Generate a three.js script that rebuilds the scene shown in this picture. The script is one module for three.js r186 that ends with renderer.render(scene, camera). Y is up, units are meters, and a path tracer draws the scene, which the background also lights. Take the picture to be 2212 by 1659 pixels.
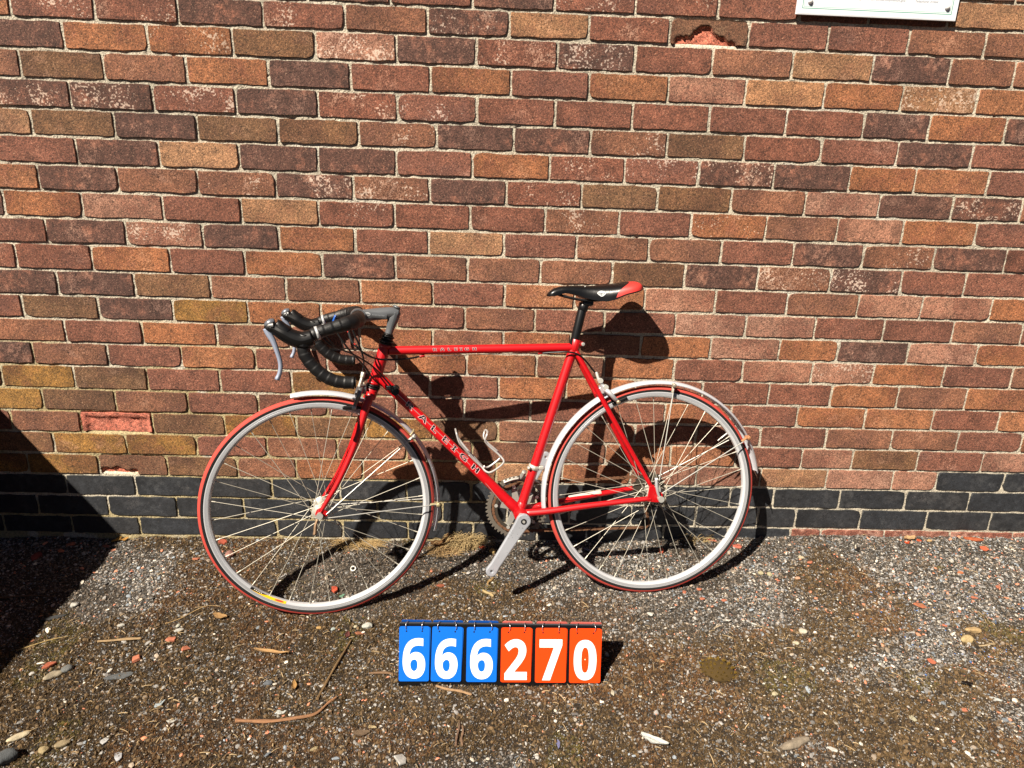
import * as THREE from 'three';
import { mergeGeometries, mergeVertices, toCreasedNormals } from 'three/addons/utils/BufferGeometryUtils.js';
import { RoundedBoxGeometry } from 'three/addons/geometries/RoundedBoxGeometry.js';

// ------------------------------------------------------------------ camera, sky, sun, exposure
const V = (x, y, z) => new THREE.Vector3(x, y, z);
const scene = new THREE.Scene();
const camera = new THREE.PerspectiveCamera(60.13, 4 / 3, 0.05, 400);
camera.position.set(-0.00236, 1.22072, 2.0666);
camera.up.set(-0.024746, 0.955141, -0.295116);
camera.lookAt(-0.00236 + 0.033770, 1.22072 - 0.294239, 2.0666 - 0.955135);
const renderer = new THREE.WebGLRenderer({ antialias: true });
renderer.toneMapping = THREE.LinearToneMapping;
renderer.toneMappingExposure = 2.1;
renderer.shadowMap.enabled = true;
const SUN = V(-1, 1.53, 1.12).normalize();
{ // clear deep blue sky, paler towards the horizon and round the sun; the lower half is the ground's own dull tone
  const w = 256, h = 128, d = new Float32Array(w * h * 4);
  for (let y = 0; y < h; y++) for (let x = 0; x < w; x++) {
    const el = ((y + 0.5) / h - 0.5) * Math.PI, az = ((x + 0.5) / w - 0.5) * 2 * Math.PI, v = V(Math.cos(el) * Math.cos(az), Math.sin(el), Math.cos(el) * Math.sin(az)), up = Math.max(v.y, 0), c = v.dot(SUN);
    const hz = Math.pow(1 - up, 4), glow = 0.35 * Math.exp((c - 1) * 9);
    const rgb = v.y < -0.01 ? [0.05, 0.045, 0.04] : [0.050 + 0.16 * hz + glow * 0.30, 0.085 + 0.17 * hz + glow * 0.29, 0.170 + 0.17 * hz + glow * 0.27];
    d.set([...rgb.map(q => q * 0.25), 1], (y * w + x) * 4);
  }
  const t = new THREE.DataTexture(d, w, h, THREE.RGBAFormat, THREE.FloatType); t.mapping = THREE.EquirectangularReflectionMapping; t.magFilter = THREE.LinearFilter; t.needsUpdate = true;
  scene.background = t; scene.environment = t;
}
const sun = new THREE.DirectionalLight(0xfff3e2, 5);
sun.name = 'sun'; sun.position.copy(SUN).multiplyScalar(8);
sun.castShadow = true; sun.shadow.mapSize.set(4096, 4096); sun.shadow.radius = 1;
Object.assign(sun.shadow.camera, { left: -4, right: 4, top: 4, bottom: -4, near: 0.5, far: 20 });
scene.add(sun, sun.target);

// ------------------------------------------------------------------ helpers
function rngOf(a) { return () => { a |= 0; a = a + 0x6D2B79F5 | 0; let t = Math.imul(a ^ a >>> 15, 1 | a); t = t + Math.imul(t ^ t >>> 7, 61 | t) ^ t; return ((t ^ t >>> 14) >>> 0) / 4294967296; }; }
const clamp = (x, a = 0, b = 1) => Math.min(b, Math.max(a, x));
const sm = (a, b, x) => { const t = clamp((x - a) / (b - a)); return t * t * (3 - 2 * t); };
const lerp = (a, b, t) => a + (b - a) * t;
function hash(i, j, s) { let h = Math.imul(i, 374761393) + Math.imul(j, 668265263) + Math.imul(s, 1442695041) | 0; h = Math.imul(h ^ h >>> 13, 1274126177); h ^= h >>> 16; return (h >>> 0) / 4294967296; }
function vn(x, y, s = 0, px = 0, py = 0) {            // value noise 0..1, periodic when px, py are given
  let i = Math.floor(x), j = Math.floor(y); const fx = x - i, fy = y - j;
  const ux = fx * fx * (3 - 2 * fx), uy = fy * fy * (3 - 2 * fy);
  let i1 = i + 1, j1 = j + 1;
  if (px) { i = ((i % px) + px) % px; i1 = ((i1 % px) + px) % px; }
  if (py) { j = ((j % py) + py) % py; j1 = ((j1 % py) + py) % py; }
  return lerp(lerp(hash(i, j, s), hash(i1, j, s), ux), lerp(hash(i, j1, s), hash(i1, j1, s), ux), uy);
}
function fbm(x, y, s = 0, o = 4, px = 0, py = 0) { let a = 0, w = 0.5, t = 0; for (let k = 0; k < o; k++) { a += w * vn(x, y, s + k * 17, px, py); t += w; w *= 0.5; x *= 2; y *= 2; px *= 2; py *= 2; } return a / t; }
const names = {};
function numbered(n) { const k = names[n] = (names[n] ?? -1) + 1; return k ? n + '_' + String(k).padStart(3, '0') : n; }
function mesh(name, geo, mat, parent) { const m = new THREE.Mesh(geo, mat); m.name = parent && parent !== scene ? name : numbered(name); m.castShadow = m.receiveShadow = true; (parent || scene).add(m); return m; }
function tag(o, label, category, group, kind) { o.userData = { label, ...(category ? { category } : {}), ...(group ? { group } : {}), ...(kind ? { kind } : {}) }; return o; }
function thing(name, label, category, group) { const g = new THREE.Group(); g.name = numbered(name); scene.add(g); return tag(g, label, category, group); }
const part = (name, parent) => { const g = new THREE.Group(); g.name = name; parent.add(g); return g; };
const lin = (r, g, b) => new THREE.Color().setRGB(r / 255, g / 255, b / 255, THREE.SRGBColorSpace);
const std = (c, roughness = 0.7, metalness = 0, extra = {}) => new THREE.MeshStandardMaterial({ color: lin(...c), roughness, metalness, ...extra });
const dbl = { side: THREE.DoubleSide };
function dataTex(w, h, fn, srgb = true) {
  const d = new Uint8Array(w * h * 4);
  for (let y = 0; y < h; y++) for (let x = 0; x < w; x++) { const c = fn(x, y), k = (y * w + x) * 4; if (typeof c === 'number') d[k] = d[k + 1] = d[k + 2] = clamp(c, 0, 255); else { d[k] = clamp(c[0], 0, 255); d[k + 1] = clamp(c[1], 0, 255); d[k + 2] = clamp(c[2], 0, 255); } d[k + 3] = 255; }
  const t = new THREE.DataTexture(d, w, h); t.wrapS = t.wrapT = THREE.RepeatWrapping; t.magFilter = THREE.LinearFilter; t.minFilter = THREE.LinearMipmapLinearFilter; t.generateMipmaps = true;
  if (srgb) t.colorSpace = THREE.SRGBColorSpace; t.needsUpdate = true; return t;
}
function canvasTex(w, h, draw) { const c = document.createElement('canvas'); c.width = w; c.height = h; draw(c.getContext('2d'), w, h); const t = new THREE.CanvasTexture(c); t.colorSpace = THREE.SRGBColorSpace; t.anisotropy = 8; return t; }
// a tube along points with radius r(t), t = 0..1; sx, sy flatten the section; loop closes it
function sweep(pts, r, { n = 48, rad = 10, loop = false, cap = true, straight = false } = {}) {
  const P = pts.map(p => p.isVector3 ? p : V(...p)), path = [];
  if (straight) { for (let i = 0; i <= n; i++) { const f = i / n * (P.length - 1), k = Math.min(P.length - 2, Math.floor(f)); path.push(P[k].clone().lerp(P[k + 1], f - k)); } }
  else { const c = new THREE.CatmullRomCurve3(P, loop, 'centripetal'); for (let i = 0; i <= n; i++) path.push(c.getPointAt(i / n)); }
  const pos = [], uv = [], idx = []; let N = null, len = 0; const rf = typeof r === 'function' ? r : () => r;
  for (let i = 0; i <= n; i++) {
    const a = path[Math.max(0, i - 1)], b = path[Math.min(n, i + 1)], T = b.clone().sub(a).normalize();
    if (!N) { N = Math.abs(T.z) < 0.9 ? V(0, 0, 1) : V(0, 1, 0); }
    N.sub(T.clone().multiplyScalar(N.dot(T))).normalize(); const B = T.clone().cross(N);
    if (i) len += path[i].distanceTo(path[i - 1]);
    const q = rf(i / n, len);
    for (let j = 0; j <= rad; j++) { const t = j / rad * 2 * Math.PI; pos.push(...path[i].clone().addScaledVector(N, q * Math.cos(t)).addScaledVector(B, q * Math.sin(t)).toArray()); uv.push(j / rad, len); }
  }
  const w = rad + 1;
  for (let i = 0; i < n; i++) for (let j = 0; j < rad; j++) { const a = i * w + j; idx.push(a, a + 1, a + w, a + 1, a + w + 1, a + w); }
  if (cap && !loop) for (const i of [0, n]) { const c = pos.length / 3; pos.push(...path[i].toArray()); uv.push(0, 0); for (let j = 0; j < rad; j++) i ? idx.push(i * w + j, i * w + j + 1, c) : idx.push(j + 1, j, c); }
  const g = new THREE.BufferGeometry(); g.setAttribute('position', new THREE.Float32BufferAttribute(pos, 3)); g.setAttribute('uv', new THREE.Float32BufferAttribute(uv, 2)); g.setIndex(idx); g.computeVertexNormals(); return g;
}
const rod = (a, b, r0, r1 = r0, rad = 10) => sweep([a, b], t => lerp(r0, r1, t), { n: 1, rad, straight: true });
const move = (g, x, y, z) => g.translate(x, y, z);
function box(w, h, d, x, y, z, r = 0.001) { return new RoundedBoxGeometry(w, h, d, 1, Math.min(r, w / 2.1, h / 2.1, d / 2.1)).translate(x, y, z); }
function cylZ(r, depth, x, y, z, seg = 20, r2 = r) { return new THREE.CylinderGeometry(r, r2, depth, seg).rotateX(Math.PI / 2).translate(x, y, z); }
const strip = g => { g = g.index ? g.toNonIndexed() : g; for (const k of Object.keys(g.attributes)) if (!['position', 'normal', 'uv'].includes(k)) g.deleteAttribute(k); return g; };
const merge = list => mergeGeometries(list.map(strip));
function plate(pts, depth, bevel = 0.001, holes = []) {     // extruded outline in x,y, centred on z = 0
  const s = new THREE.Shape(pts.map(p => new THREE.Vector2(p[0], p[1])));
  for (const [x, y, r] of holes) { const h = new THREE.Path(); h.absarc(x, y, r, 0, Math.PI * 2); s.holes.push(h); }
  return new THREE.ExtrudeGeometry(s, { depth: depth - 2 * bevel, bevelEnabled: bevel > 0, bevelThickness: bevel, bevelSize: bevel, bevelSegments: 2, curveSegments: 20 }).translate(0, 0, -depth / 2 + bevel);
}

// ------------------------------------------------------------------ the wall
// bed joints (y, m) from the top course in view to the ground, and the perpend joints (x, mm) of every course
const BED = [1.743, 1.671, 1.600, 1.524, 1.448, 1.371, 1.297, 1.220, 1.145, 1.067, 0.991, 0.912, 0.835, 0.760, 0.685, 0.610, 0.531, 0.456, 0.381, 0.305, 0.230, 0.154, 0.076, 0.006];
// D dark plum, R red brown, M mid brown, G olive brown, O orange, T tan, P pink grey, Y lichen ochre, K blue-black, E bright red; * splashed with white; X, S, W spalled
const COURSES = [
  [[-533, -303, -77, 151, 378, 611, 844, 1043, 1270], 'R D R D R* R* R R R T'],
  [[-1337, -1111, -886, -654, -429, -201, 27, 251, 480, 706, 935, 1169, 1392], 'O R* R* D R* M D* T R* X R R M M'],
  [[-1206, -976, -743, -514, -288, -64, 166, 388, 611, 843, 1078, 1305, 1497], 'D O O* G P* D R* D* R M T D M M'],
  [[-1336, -1107, -878, -649, -419, -193, 37, 262, 491, 718, 950, 1181, 1404], 'M G M O D R O R O P T O T* O'],
  [[-1211, -980, -747, -515, -287, -59, 167, 394, 621, 849, 1082, 1279, 1511], 'D* D* R* D R* R* R R R R R D O D'],
  [[-1332, -1099, -864, -633, -402, -175, 50, 276, 504, 735, 967, 1199, 1427], 'T G D G G M* D D M* G R R D R'],
  [[-1216, -981, -751, -523, -294, -70, 159, 384, 607, 835, 1068, 1269, 1496], 'R D T D D R O R* R* D* D O O R'],
  [[-1337, -1109, -878, -651, -422, -196, 33, 260, 490, 716, 943, 1173, 1403, 1620], 'O D M M* D* M* D R* G G M P D D* M'],
  [[-1450, -1224, -988, -758, -529, -301, -74, 154, 380, 602, 834, 1057, 1263, 1494], 'D O P R T R* R R M* R O* M P O R'],
  [[-1341, -1107, -879, -651, -422, -199, 31, 254, 478, 704, 931, 1153, 1379, 1609], 'R D P* D O R T R M M R D M* D R'],
  [[-1443, -1219, -985, -759, -525, -302, -80, 146, 371, 600, 830, 1063, 1290, 1497], 'R R O R O D M M M G D M* D* R R'],
  [[-1334, -1102, -871, -640, -412, -188, 37, 257, 480, 706, 936, 1167, 1374, 1602], 'D D G M M O R O O P R M P P O'],
  [[-1452, -1221, -994, -763, -536, -302, -87, 135, 357, 585, 814, 1039, 1265, 1494, 1726], 'R G D Y O O R M R R P P R R M R'],
  [[-1334, -1098, -867, -640, -418, -187, 37, 254, 482, 709, 935, 1129, 1361, 1591], 'M R O M R O M O M O P O D P O'],
  [[-1446, -1214, -985, -753, -525, -302, -78, 147, 368, 598, 824, 1055, 1261, 1499, 1730], 'D M R O R R O O M O R P P* O R M'],
  [[-1558, -1331, -1101, -871, -643, -414, -196, 27, 248, 476, 699, 922, 1133, 1358, 1592], 'R Y G R R Y R R O O R R R O M O'],
  [[-1442, -1211, -981, -755, -531, -307, -84, 135, 359, 583, 805, 1031, 1262, 1496, 1724], 'Y G M R R R R R R R O R O O R O'],
  [[-1554, -1334, -1103, -870, -636, -411, -188, 30, 277, 489, 697, 916, 1142, 1370, 1599, 1824], 'R M S G Y G Y G M M R R R M M R O'],
  [[-1432, -1197, -969, -738, -506, -277, -55, 167, 394, 618, 843, 1071, 1248, 1476, 1705], 'G Y Y R M M R M M O O R P G R P'],
  [[-1528, -1297, -1073, -842, -646, -423, -196, 27, 252, 488, 715, 939, 1171, 1404, 1560, 1798], 'Y Y W G M O O O T O P P T P P K K'],
  [[-1416, -1189, -962, -732, -503, -278, -57, 166, 390, 615, 842, 995, 1229, 1465, 1694], 'K K K K K K K K K K K K K K K K'],
  [[-1523, -1288, -1059, -834, -606, -378, -155, 68, 286, 502, 730, 951, 1087, 1318, 1557, 1790], 'K K K K K K K K K K K K K K K K K'],
  [[-1649, -1421, -1193, -960, -727, -500, -275, -49, 175, 399, 624, 851, 1077, 1186, 1417, 1656, 1887], 'K K K K K K K K K K K K K E E E E E'],
];
// sRGB base, second tone, share of the second tone
const TONES = {
  D: [[86, 60, 52], [116, 78, 64], 0.34], R: [[118, 76, 61], [98, 65, 55], 0.34], M: [[126, 86, 66], [100, 68, 55], 0.38], G: [[112, 82, 58], [92, 65, 48], 0.42],
  O: [[142, 94, 64], [116, 74, 54], 0.38], T: [[150, 112, 82], [120, 86, 64], 0.38], P: [[148, 108, 90], [118, 80, 66], 0.42], Y: [[138, 102, 52], [110, 76, 46], 0.42],
  K: [[42, 45, 50], [54, 56, 59], 0.3], E: [[124, 74, 60], [150, 112, 98], 0.4], S: [[186, 112, 94], [160, 92, 76], 0.4],
};
const TW = 768, TH = 384, TS = 0.69;                      // one brick texture covers 0.69 x 0.345 m
function brickTex(k, splash, s) {
  const [a, b, share] = TONES[k], dark = k === 'K';
  return dataTex(TW, TH, (x, y) => {
    const u = x / TW, v = y / TH;
    const big = fbm(u * 8, v * 4, s, 3, 8, 4), mid = fbm(u * 46, v * 23, s + 50, 3, 46, 23), fine = vn(u * 300, v * 150, s + 90, 300, 150), grain = hash(x, y, s + 7), g2 = hash(x >> 1, y >> 1, s + 8);
    const w = sm(1 - share - 0.14, 1 - share + 0.16, big * 0.7 + mid * 0.42 - 0.02);
    let l = 1 + (mid - 0.5) * 0.42 + (fine - 0.5) * (dark ? 0.3 : 0.5) + (g2 - 0.5) * (dark ? 0.25 : 0.42) + (grain - 0.5) * 0.2;
    if (fine < 0.12 && g2 < 0.4) l *= 0.5;                 // pores
    let c = [0, 1, 2].map(i => lerp(a[i], b[i], w) * l);
    const spk = hash(x >> 1, y >> 1, s + 31), pale = fine > 0.78 && spk > (dark ? 0.97 : 0.84);
    if (pale) c = c.map((q, i) => lerp(q, [205, 180, 150][i], dark ? 0.35 : 0.5));
    const bloom = sm(0.58, 0.8, fbm(u * 9, v * 5, s + 200, 3, 9, 5)) * (splash ? 0.6 : dark ? 0.1 : 0.3);  // lime bloom with a grain of its own
    if (bloom > 0 && mid * 0.6 + fine * 0.5 + g2 * 0.25 > 0.72) c = c.map((q, i) => lerp(q, [196, 172, 156][i], bloom * 0.75));
    if (splash) { const f = fbm(u * 150, v * 75, s + 300, 2, 150, 75) * 0.62 + fbm(u * 12, v * 6, s + 320, 2, 12, 6) * 0.5; if (f > 0.72) c = c.map((q, i) => lerp(q, [218, 202, 188][i], sm(0.72, 0.80, f) * 0.75)); }
    return c;
  });
}
const brickBump = dataTex(512, 256, (x, y) => { const u = x / 512, v = y / 256; return 90 + 90 * (fbm(u * 120, v * 60, 5, 3, 120, 60)) + 60 * hash(x, y, 3) - (vn(u * 160, v * 80, 9, 160, 80) < 0.13 ? 80 : 0); }, false);
const brickMats = {};
let seed0 = 11;
for (const k of Object.keys(TONES)) for (const sp of ['', '*']) {
  if (sp && !'RDMOPT'.includes(k)) continue;
  brickMats[k + sp] = new THREE.MeshStandardMaterial({ map: brickTex(k, !!sp, seed0 += 37), vertexColors: true, roughness: k === 'K' ? 0.62 : 0.93, bumpMap: brickBump, bumpScale: k === 'K' ? 0.0007 : 0.0016 });
}
function brickGeo(x0, x1, y0, y1, R, kind) {
  const spall = 'XSW'.includes(kind[0]);
  const nx = spall ? 46 : 10, ny = spall ? 14 : 4, sp = spall ? kind[0] : '';
  const zf = (R() - 0.5) * 0.0022, tx = (R() - 0.5) * 0.006, ty = (R() - 0.5) * 0.012, s = Math.floor(R() * 1e6);
  const corner = [0, 1, 2, 3].map(() => 0.0012 + R() * R() * 0.0045 + (R() < 0.1 ? 0.012 : 0)), ou = R(), ov = R();
  const tone = 0.82 + R() * 0.18, end = (R() - 0.5) * 0.4, burnt = R() < 0.45 ? 0.1 + R() * 0.14 : 0, lighter = R() < 0.3 ? 0.2 : 0, end2 = 0.93 + R() * 0.07;
  const cx = (x0 + x1) / 2, cy = (y0 + y1) / 2, w = x1 - x0, h = y1 - y0;
  const pos = [], uv = [], col = [], idx = [];
  const P = (i, j) => {
    let u = i / nx, v = j / ny, x = lerp(x0, x1, u), y = lerp(y0, y1, v);
    const e = 0.0036;
    if (i === 0 || i === nx) x += (vn(v * 7, i, s) - 0.5) * e;
    if (j === 0 || j === ny) y += (vn(u * 11, j * 3, s + 4) - 0.5) * e;
    const c = corner[(u > 0.5 ? 1 : 0) + (v > 0.5 ? 2 : 0)], dx = Math.min(x - x0, x1 - x), dy = Math.min(y - y0, y1 - y);
    if (dx < c && dy < c) { const a = c - dx, b = c - dy, q = Math.hypot(a, b); if (q > c) { const k = c / q; x += (a - a * k) * (u > 0.5 ? -1 : 1); y += (b - b * k) * (v > 0.5 ? -1 : 1); } }
    let z = zf + (x - cx) * tx + (y - cy) * ty + (vn(u * 5 + 3, v * 2, s + 9) - 0.5) * 0.0012, broken = 0;
    if (sp === 'S') broken = sm(0, 0.02, Math.min(x - x0 - 0.006, x1 - x + 0.0, y1 - y - 0.004, y - y0 + 0.02) + (vn(u * 14, v * 5, s) - 0.5) * 0.008);
    if (sp === 'X') { const top = 0.72 - Math.abs(u - 0.44) * 1.7 + (vn(u * 16, 2, s) - 0.5) * 0.22; broken = (v < top && u > 0.05 && u < 0.86) ? 1 : 0; }
    if (sp === 'W') { const top = 0.38 - Math.abs(u - 0.26) * 0.8 + (vn(u * 18, 2, s) - 0.5) * 0.25; broken = (v < top && u > 0.02 && u < 0.56) ? 1 : 0; }
    if (broken) z -= broken * (0.006 + 0.006 * fbm(u * 16, v * 6, s + 20, 3));
    return [x, y, z, broken, u];
  };
  for (let j = 0; j <= ny; j++) for (let i = 0; i <= nx; i++) {
    const [x, y, z, b, u] = P(i, j); pos.push(x, y, z); uv.push(ou + x / TS, ov + y / TS * 2);
    const rim = Math.max(sm(0.22, 0, Math.min(u, 1 - u) + (vn(j, u * 9, s + 6) - 0.5) * 0.14), j === 0 || j === ny ? 0.6 : 0), t = clamp(tone * (1 + end * (u - 0.5) + (vn(u * 5, j * 0.7, s + 3) - 0.5) * 0.26 - burnt * rim + lighter * (1 - rim) * (vn(u * 3, 2, s + 8) - 0.3)), 0.3, 1);
    if (sp === 'S') col.push(t, t * 0.96, t * 0.92);
    else if (sp) b ? col.push(1, 0.92, 0.82) : col.push(0.30, 0.44, 0.36);
    else col.push(t, t * end2, t * end2 * end2);
  }
  for (let j = 0; j < ny; j++) for (let i = 0; i < nx; i++) { const a = j * (nx + 1) + i; idx.push(a, a + 1, a + nx + 1, a + 1, a + nx + 2, a + nx + 1); }
  const front = new THREE.BufferGeometry(); front.setAttribute('position', new THREE.Float32BufferAttribute(pos, 3)); front.setAttribute('uv', new THREE.Float32BufferAttribute(uv, 2)); front.setAttribute('color', new THREE.Float32BufferAttribute(col, 3)); front.setIndex(idx); front.computeVertexNormals();
  const ring = []; for (let i = 0; i <= nx; i++) ring.push([i, 0]); for (let j = 1; j <= ny; j++) ring.push([nx, j]); for (let i = nx - 1; i >= 0; i--) ring.push([i, ny]); for (let j = ny - 1; j >= 0; j--) ring.push([0, j]);
  const rp = [], ru = [], rc = [], ri = [], m = ring.length;
  for (const [k, off, dz] of [[0, 0, 0], [1, 0.0007, -0.0012], [2, 0.0014, -0.022]]) for (const [i, j] of ring) {
    const q = j * (nx + 1) + i, x = pos[q * 3], y = pos[q * 3 + 1], z = pos[q * 3 + 2], ex = (x - cx) / (w / 2), ey = (y - cy) / (h / 2);
    rp.push(x + off * (Math.abs(ex) > 0.93 ? Math.sign(ex) : 0), y + off * (Math.abs(ey) > 0.8 ? Math.sign(ey) : 0), k < 2 ? z + dz : dz); ru.push(uv[q * 2] + k * 0.004, uv[q * 2 + 1] + k * 0.02); rc.push(col[q * 3], col[q * 3 + 1], col[q * 3 + 2]);
  }
  for (let k = 0; k < 2; k++) for (let i = 0; i < m - 1; i++) { const a = k * m + i; ri.push(a, a + m, a + 1, a + 1, a + m, a + m + 1); }
  const side = new THREE.BufferGeometry(); side.setAttribute('position', new THREE.Float32BufferAttribute(rp, 3)); side.setAttribute('uv', new THREE.Float32BufferAttribute(ru, 2)); side.setAttribute('color', new THREE.Float32BufferAttribute(rc, 3)); side.setIndex(ri); side.computeVertexNormals();
  return mergeGeometries([front, side]);
}
const wall = thing('brick_wall', 'brown brick wall with pale mortar and blue-black bottom courses', 'wall');
{
  const all = [], sunk = [], XL = -2.7, XR = 2.7, R = rngOf(77);
  const fill = 'RMDOGRPMT';
  COURSES.forEach(([j, s], c) => {
    const k = s.split(' '), xs = j.map(q => q / 1000), kinds = k.slice();
    while (xs[0] > XL + 0.25) { xs.unshift(xs[0] - 0.229); kinds.unshift(c > 19 ? 'K' : fill[Math.floor(R() * fill.length)]); }
    while (xs[xs.length - 1] < XR - 0.25) { xs.push(xs[xs.length - 1] + 0.229); kinds.push(c === 22 ? 'E' : c > 18 ? 'K' : fill[Math.floor(R() * fill.length)]); }
    for (let i = 0; i < xs.length - 1; i++) all.push([xs[i], xs[i + 1], BED[c + 1], BED[c], kinds[i + 1 - 0] ?? 'R', 1]);
  });
  for (let c = 0; c < 11; c++) { const y = 1.743 + c * 0.0757; for (let x = XL + 0.03 + (c % 2) * 0.114; x < XR - 0.25; x += 0.229) all.push([x, x + 0.229, y, y + 0.0757, fill[Math.floor(R() * fill.length)], 0]); }
  // which of them show in the photograph, nearest to its middle first
  const pv = V(), seen = b => { pv.set((b[0] + b[1]) / 2, (b[2] + b[3]) / 2, 0); const d = pv.x - 0.05, e = pv.y - 0.9; return b[5] && pv.x > -1.72 && pv.x < 1.9 ? 10 - Math.hypot(d, e * 0.4) : 0; };
  all.forEach((b, i) => b.push(i, seen(b)));
  const order = all.slice().sort((a, b) => b[7] - a[7]), single = new Set(order.slice(0, 300).map(b => b[6]));
  const rest = {};
  for (const b of all) {
    const Rb = rngOf(b[6] * 7919 + 5), kind = b[4], g = brickGeo(b[0] + 0.0044 + Rb() * 0.0014, b[1] - 0.0044 - Rb() * 0.0014, b[2] + 0.0052 + Rb() * 0.001, b[3] - 0.0052 - Rb() * 0.001, Rb, kind);
    const mk = 'XSW'.includes(kind[0]) ? 'S' : kind; if (mk === 'S') sunk.push([b[0] + 0.008, b[1] - 0.008, b[2] + 0.008, b[3] - 0.008]);
    if (single.has(b[6])) { const m = mesh('brick', g, brickMats[mk], wall); if (kind === 'S') m.userData.label = 'fully spalled pinkish red brick at the lower left'; if (kind === 'X') m.userData.label = 'brick with a broken orange face at the top'; if (kind === 'W') m.userData.label = 'ochre brick with a red chipped lower edge'; }
    else (rest[mk] ||= []).push(g);
  }
  for (const [k, gs] of Object.entries(rest)) { const m = mesh('brickwork', mergeGeometries(gs), brickMats[k], wall); m.userData.kind = 'stuff'; }
  // mortar: one rough sheet a few millimetres behind the brick faces
  const mw = 5.2, mh = 2.75, nx = 640, ny = 340, mg = new THREE.PlaneGeometry(mw, mh, nx, ny), p = mg.attributes.position, col = new Float32Array(p.count * 3);
  for (let i = 0; i < p.count; i++) {
    const x = p.getX(i), y = p.getY(i) + mh / 2 - 0.16; p.setY(i, y);
    let z = -0.0046 + (fbm(x * 26, y * 26, 31, 3) - 0.5) * 0.0042 + (vn(x * 130, y * 130, 8) - 0.5) * 0.002;
    const hole = vn(x * 34, y * 60, 66); if (hole > 0.93) z -= 0.006 * sm(0.93, 0.97, hole);
    if (sunk.some(b => x > b[0] && x < b[1] && y > b[2] && y < b[3])) z = -0.02;
    p.setZ(i, z);
    const a = fbm(x * 5, y * 5, 12, 3), li = sm(0.46, 0.62, fbm(x * 4 + 3, y * 6, 72, 3) + 0.22 * sm(0.75, 0.3, y) * sm(0.4, -0.9, x) - 0.05) * sm(1.0, 0.5, y) * sm(0.9, -0.2, x);
    const wh = sm(0.7, 0.76, vn(x * 16, y * 22, 99)) * (vn(x * 2, y * 2, 7) > 0.6 ? 0.8 : 0.25);
    let c = [0.55, 0.50, 0.395].map(q => q * (0.78 + 0.44 * a));
    c = c.map((q, k) => lerp(q, [0.40, 0.315, 0.13][k], li * 0.75)); c = c.map((q, k) => lerp(q, [0.62, 0.59, 0.5][k], wh));
    col.set(c, i * 3);
  }
  mg.setAttribute('color', new THREE.BufferAttribute(col, 3)); mg.computeVertexNormals();
  const uvA = mg.attributes.uv; for (let i = 0; i < p.count; i++) uvA.setXY(i, p.getX(i) / 0.3, p.getY(i) / 0.3);
  const grain = dataTex(512, 512, (x, y) => { const u = x / 512, v = y / 512; return 226 + 50 * (fbm(u * 90, v * 90, 41, 3, 90, 90) - 0.5) * 2 + 50 * (hash(x >> 1, y >> 1, 4) - 0.5) - (vn(u * 110, v * 110, 2, 110, 110) < 0.14 ? 70 : 0); });
  const bump = dataTex(512, 512, (x, y) => { const u = x / 512, v = y / 512; return 60 + 160 * fbm(u * 80, v * 80, 43, 3, 80, 80) + 30 * hash(x, y, 6); }, false);
  mesh('mortar', mg, new THREE.MeshStandardMaterial({ map: grain, vertexColors: true, roughness: 0.97, bumpMap: bump, bumpScale: 0.004 }), wall);
  mesh('wall_core', box(5.2, 2.76, 0.2, 0, 1.22, -0.124, 0.004), std([120, 110, 95], 0.95), wall);
}
// ------------------------------------------------------------------ the ground
const baseY = (x, z) => { const q = Math.max(z, 0); return -0.12 * Math.min(q, 0.5) - 0.07 * clamp(q - 0.5, 0, 1.1) + 0.009 * clamp(x, -1.6, 1.6) + 0.038 * sm(0.1, 1.25, x) * Math.exp(-Math.pow(q / 0.11, 2)); };
const soil = (x, z) => sm(0.3, 0.1, Math.hypot((x + 0.42) / 1.25, (z - 0.2) / 0.75)) + 0.7 * sm(0.3, 0.08, Math.hypot((x - 0.55) / 1.2, (z - 0.36) / 0.5));   // bare trodden earth under the wheels
const mossAt = (x, z) => sm(0.43, 0.58, fbm(x * 2.6 + 7, z * 3.4, 21, 4) + 0.14 * sm(0.25, 0.65, z) - 0.16 * sm(0.3, 0.05, z) + 0.05 * sm(0.4, -0.6, x)) * (1 - 0.9 * clamp(soil(x, z)));
const gravelAt = (x, z) => clamp(0.18 + 1.1 * sm(0.42, 0.62, fbm(x * 4.2 + 31, z * 5.4 + 5, 61, 4)) + 0.55 * sm(0.75, 1.1, x) * sm(0.7, 0.1, z) + 0.3 * sm(-0.5, -0.8, x) * sm(0.25, 0.05, z)) * (1 - 0.72 * mossAt(x, z)) * (1 - 0.72 * clamp(soil(x, z)));
const groundY = (x, z) => {
  const near = sm(4, 1.6, Math.abs(x)) * sm(3, 1.5, z);
  let y = baseY(x, z) + near * ((fbm(x * 7, z * 7, 3, 4) - 0.5) * 0.012 + (fbm(x * 40, z * 40, 5, 3) - 0.5) * 0.011 + mossAt(x, z) * 0.004);
  const s = clamp(soil(x, z)); if (s > 0.05) { const r = Math.abs(vn(x * 13 + z * 6, z * 26, 14) - 0.5); y -= near * s * 0.007 * sm(0.05, 0.0, r); }       // cracks
  y -= 0.028 * sm(0.055, 0.02, Math.hypot(x + 0.27, (z - 0.06) * 1.2));
  return y;
};
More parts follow.
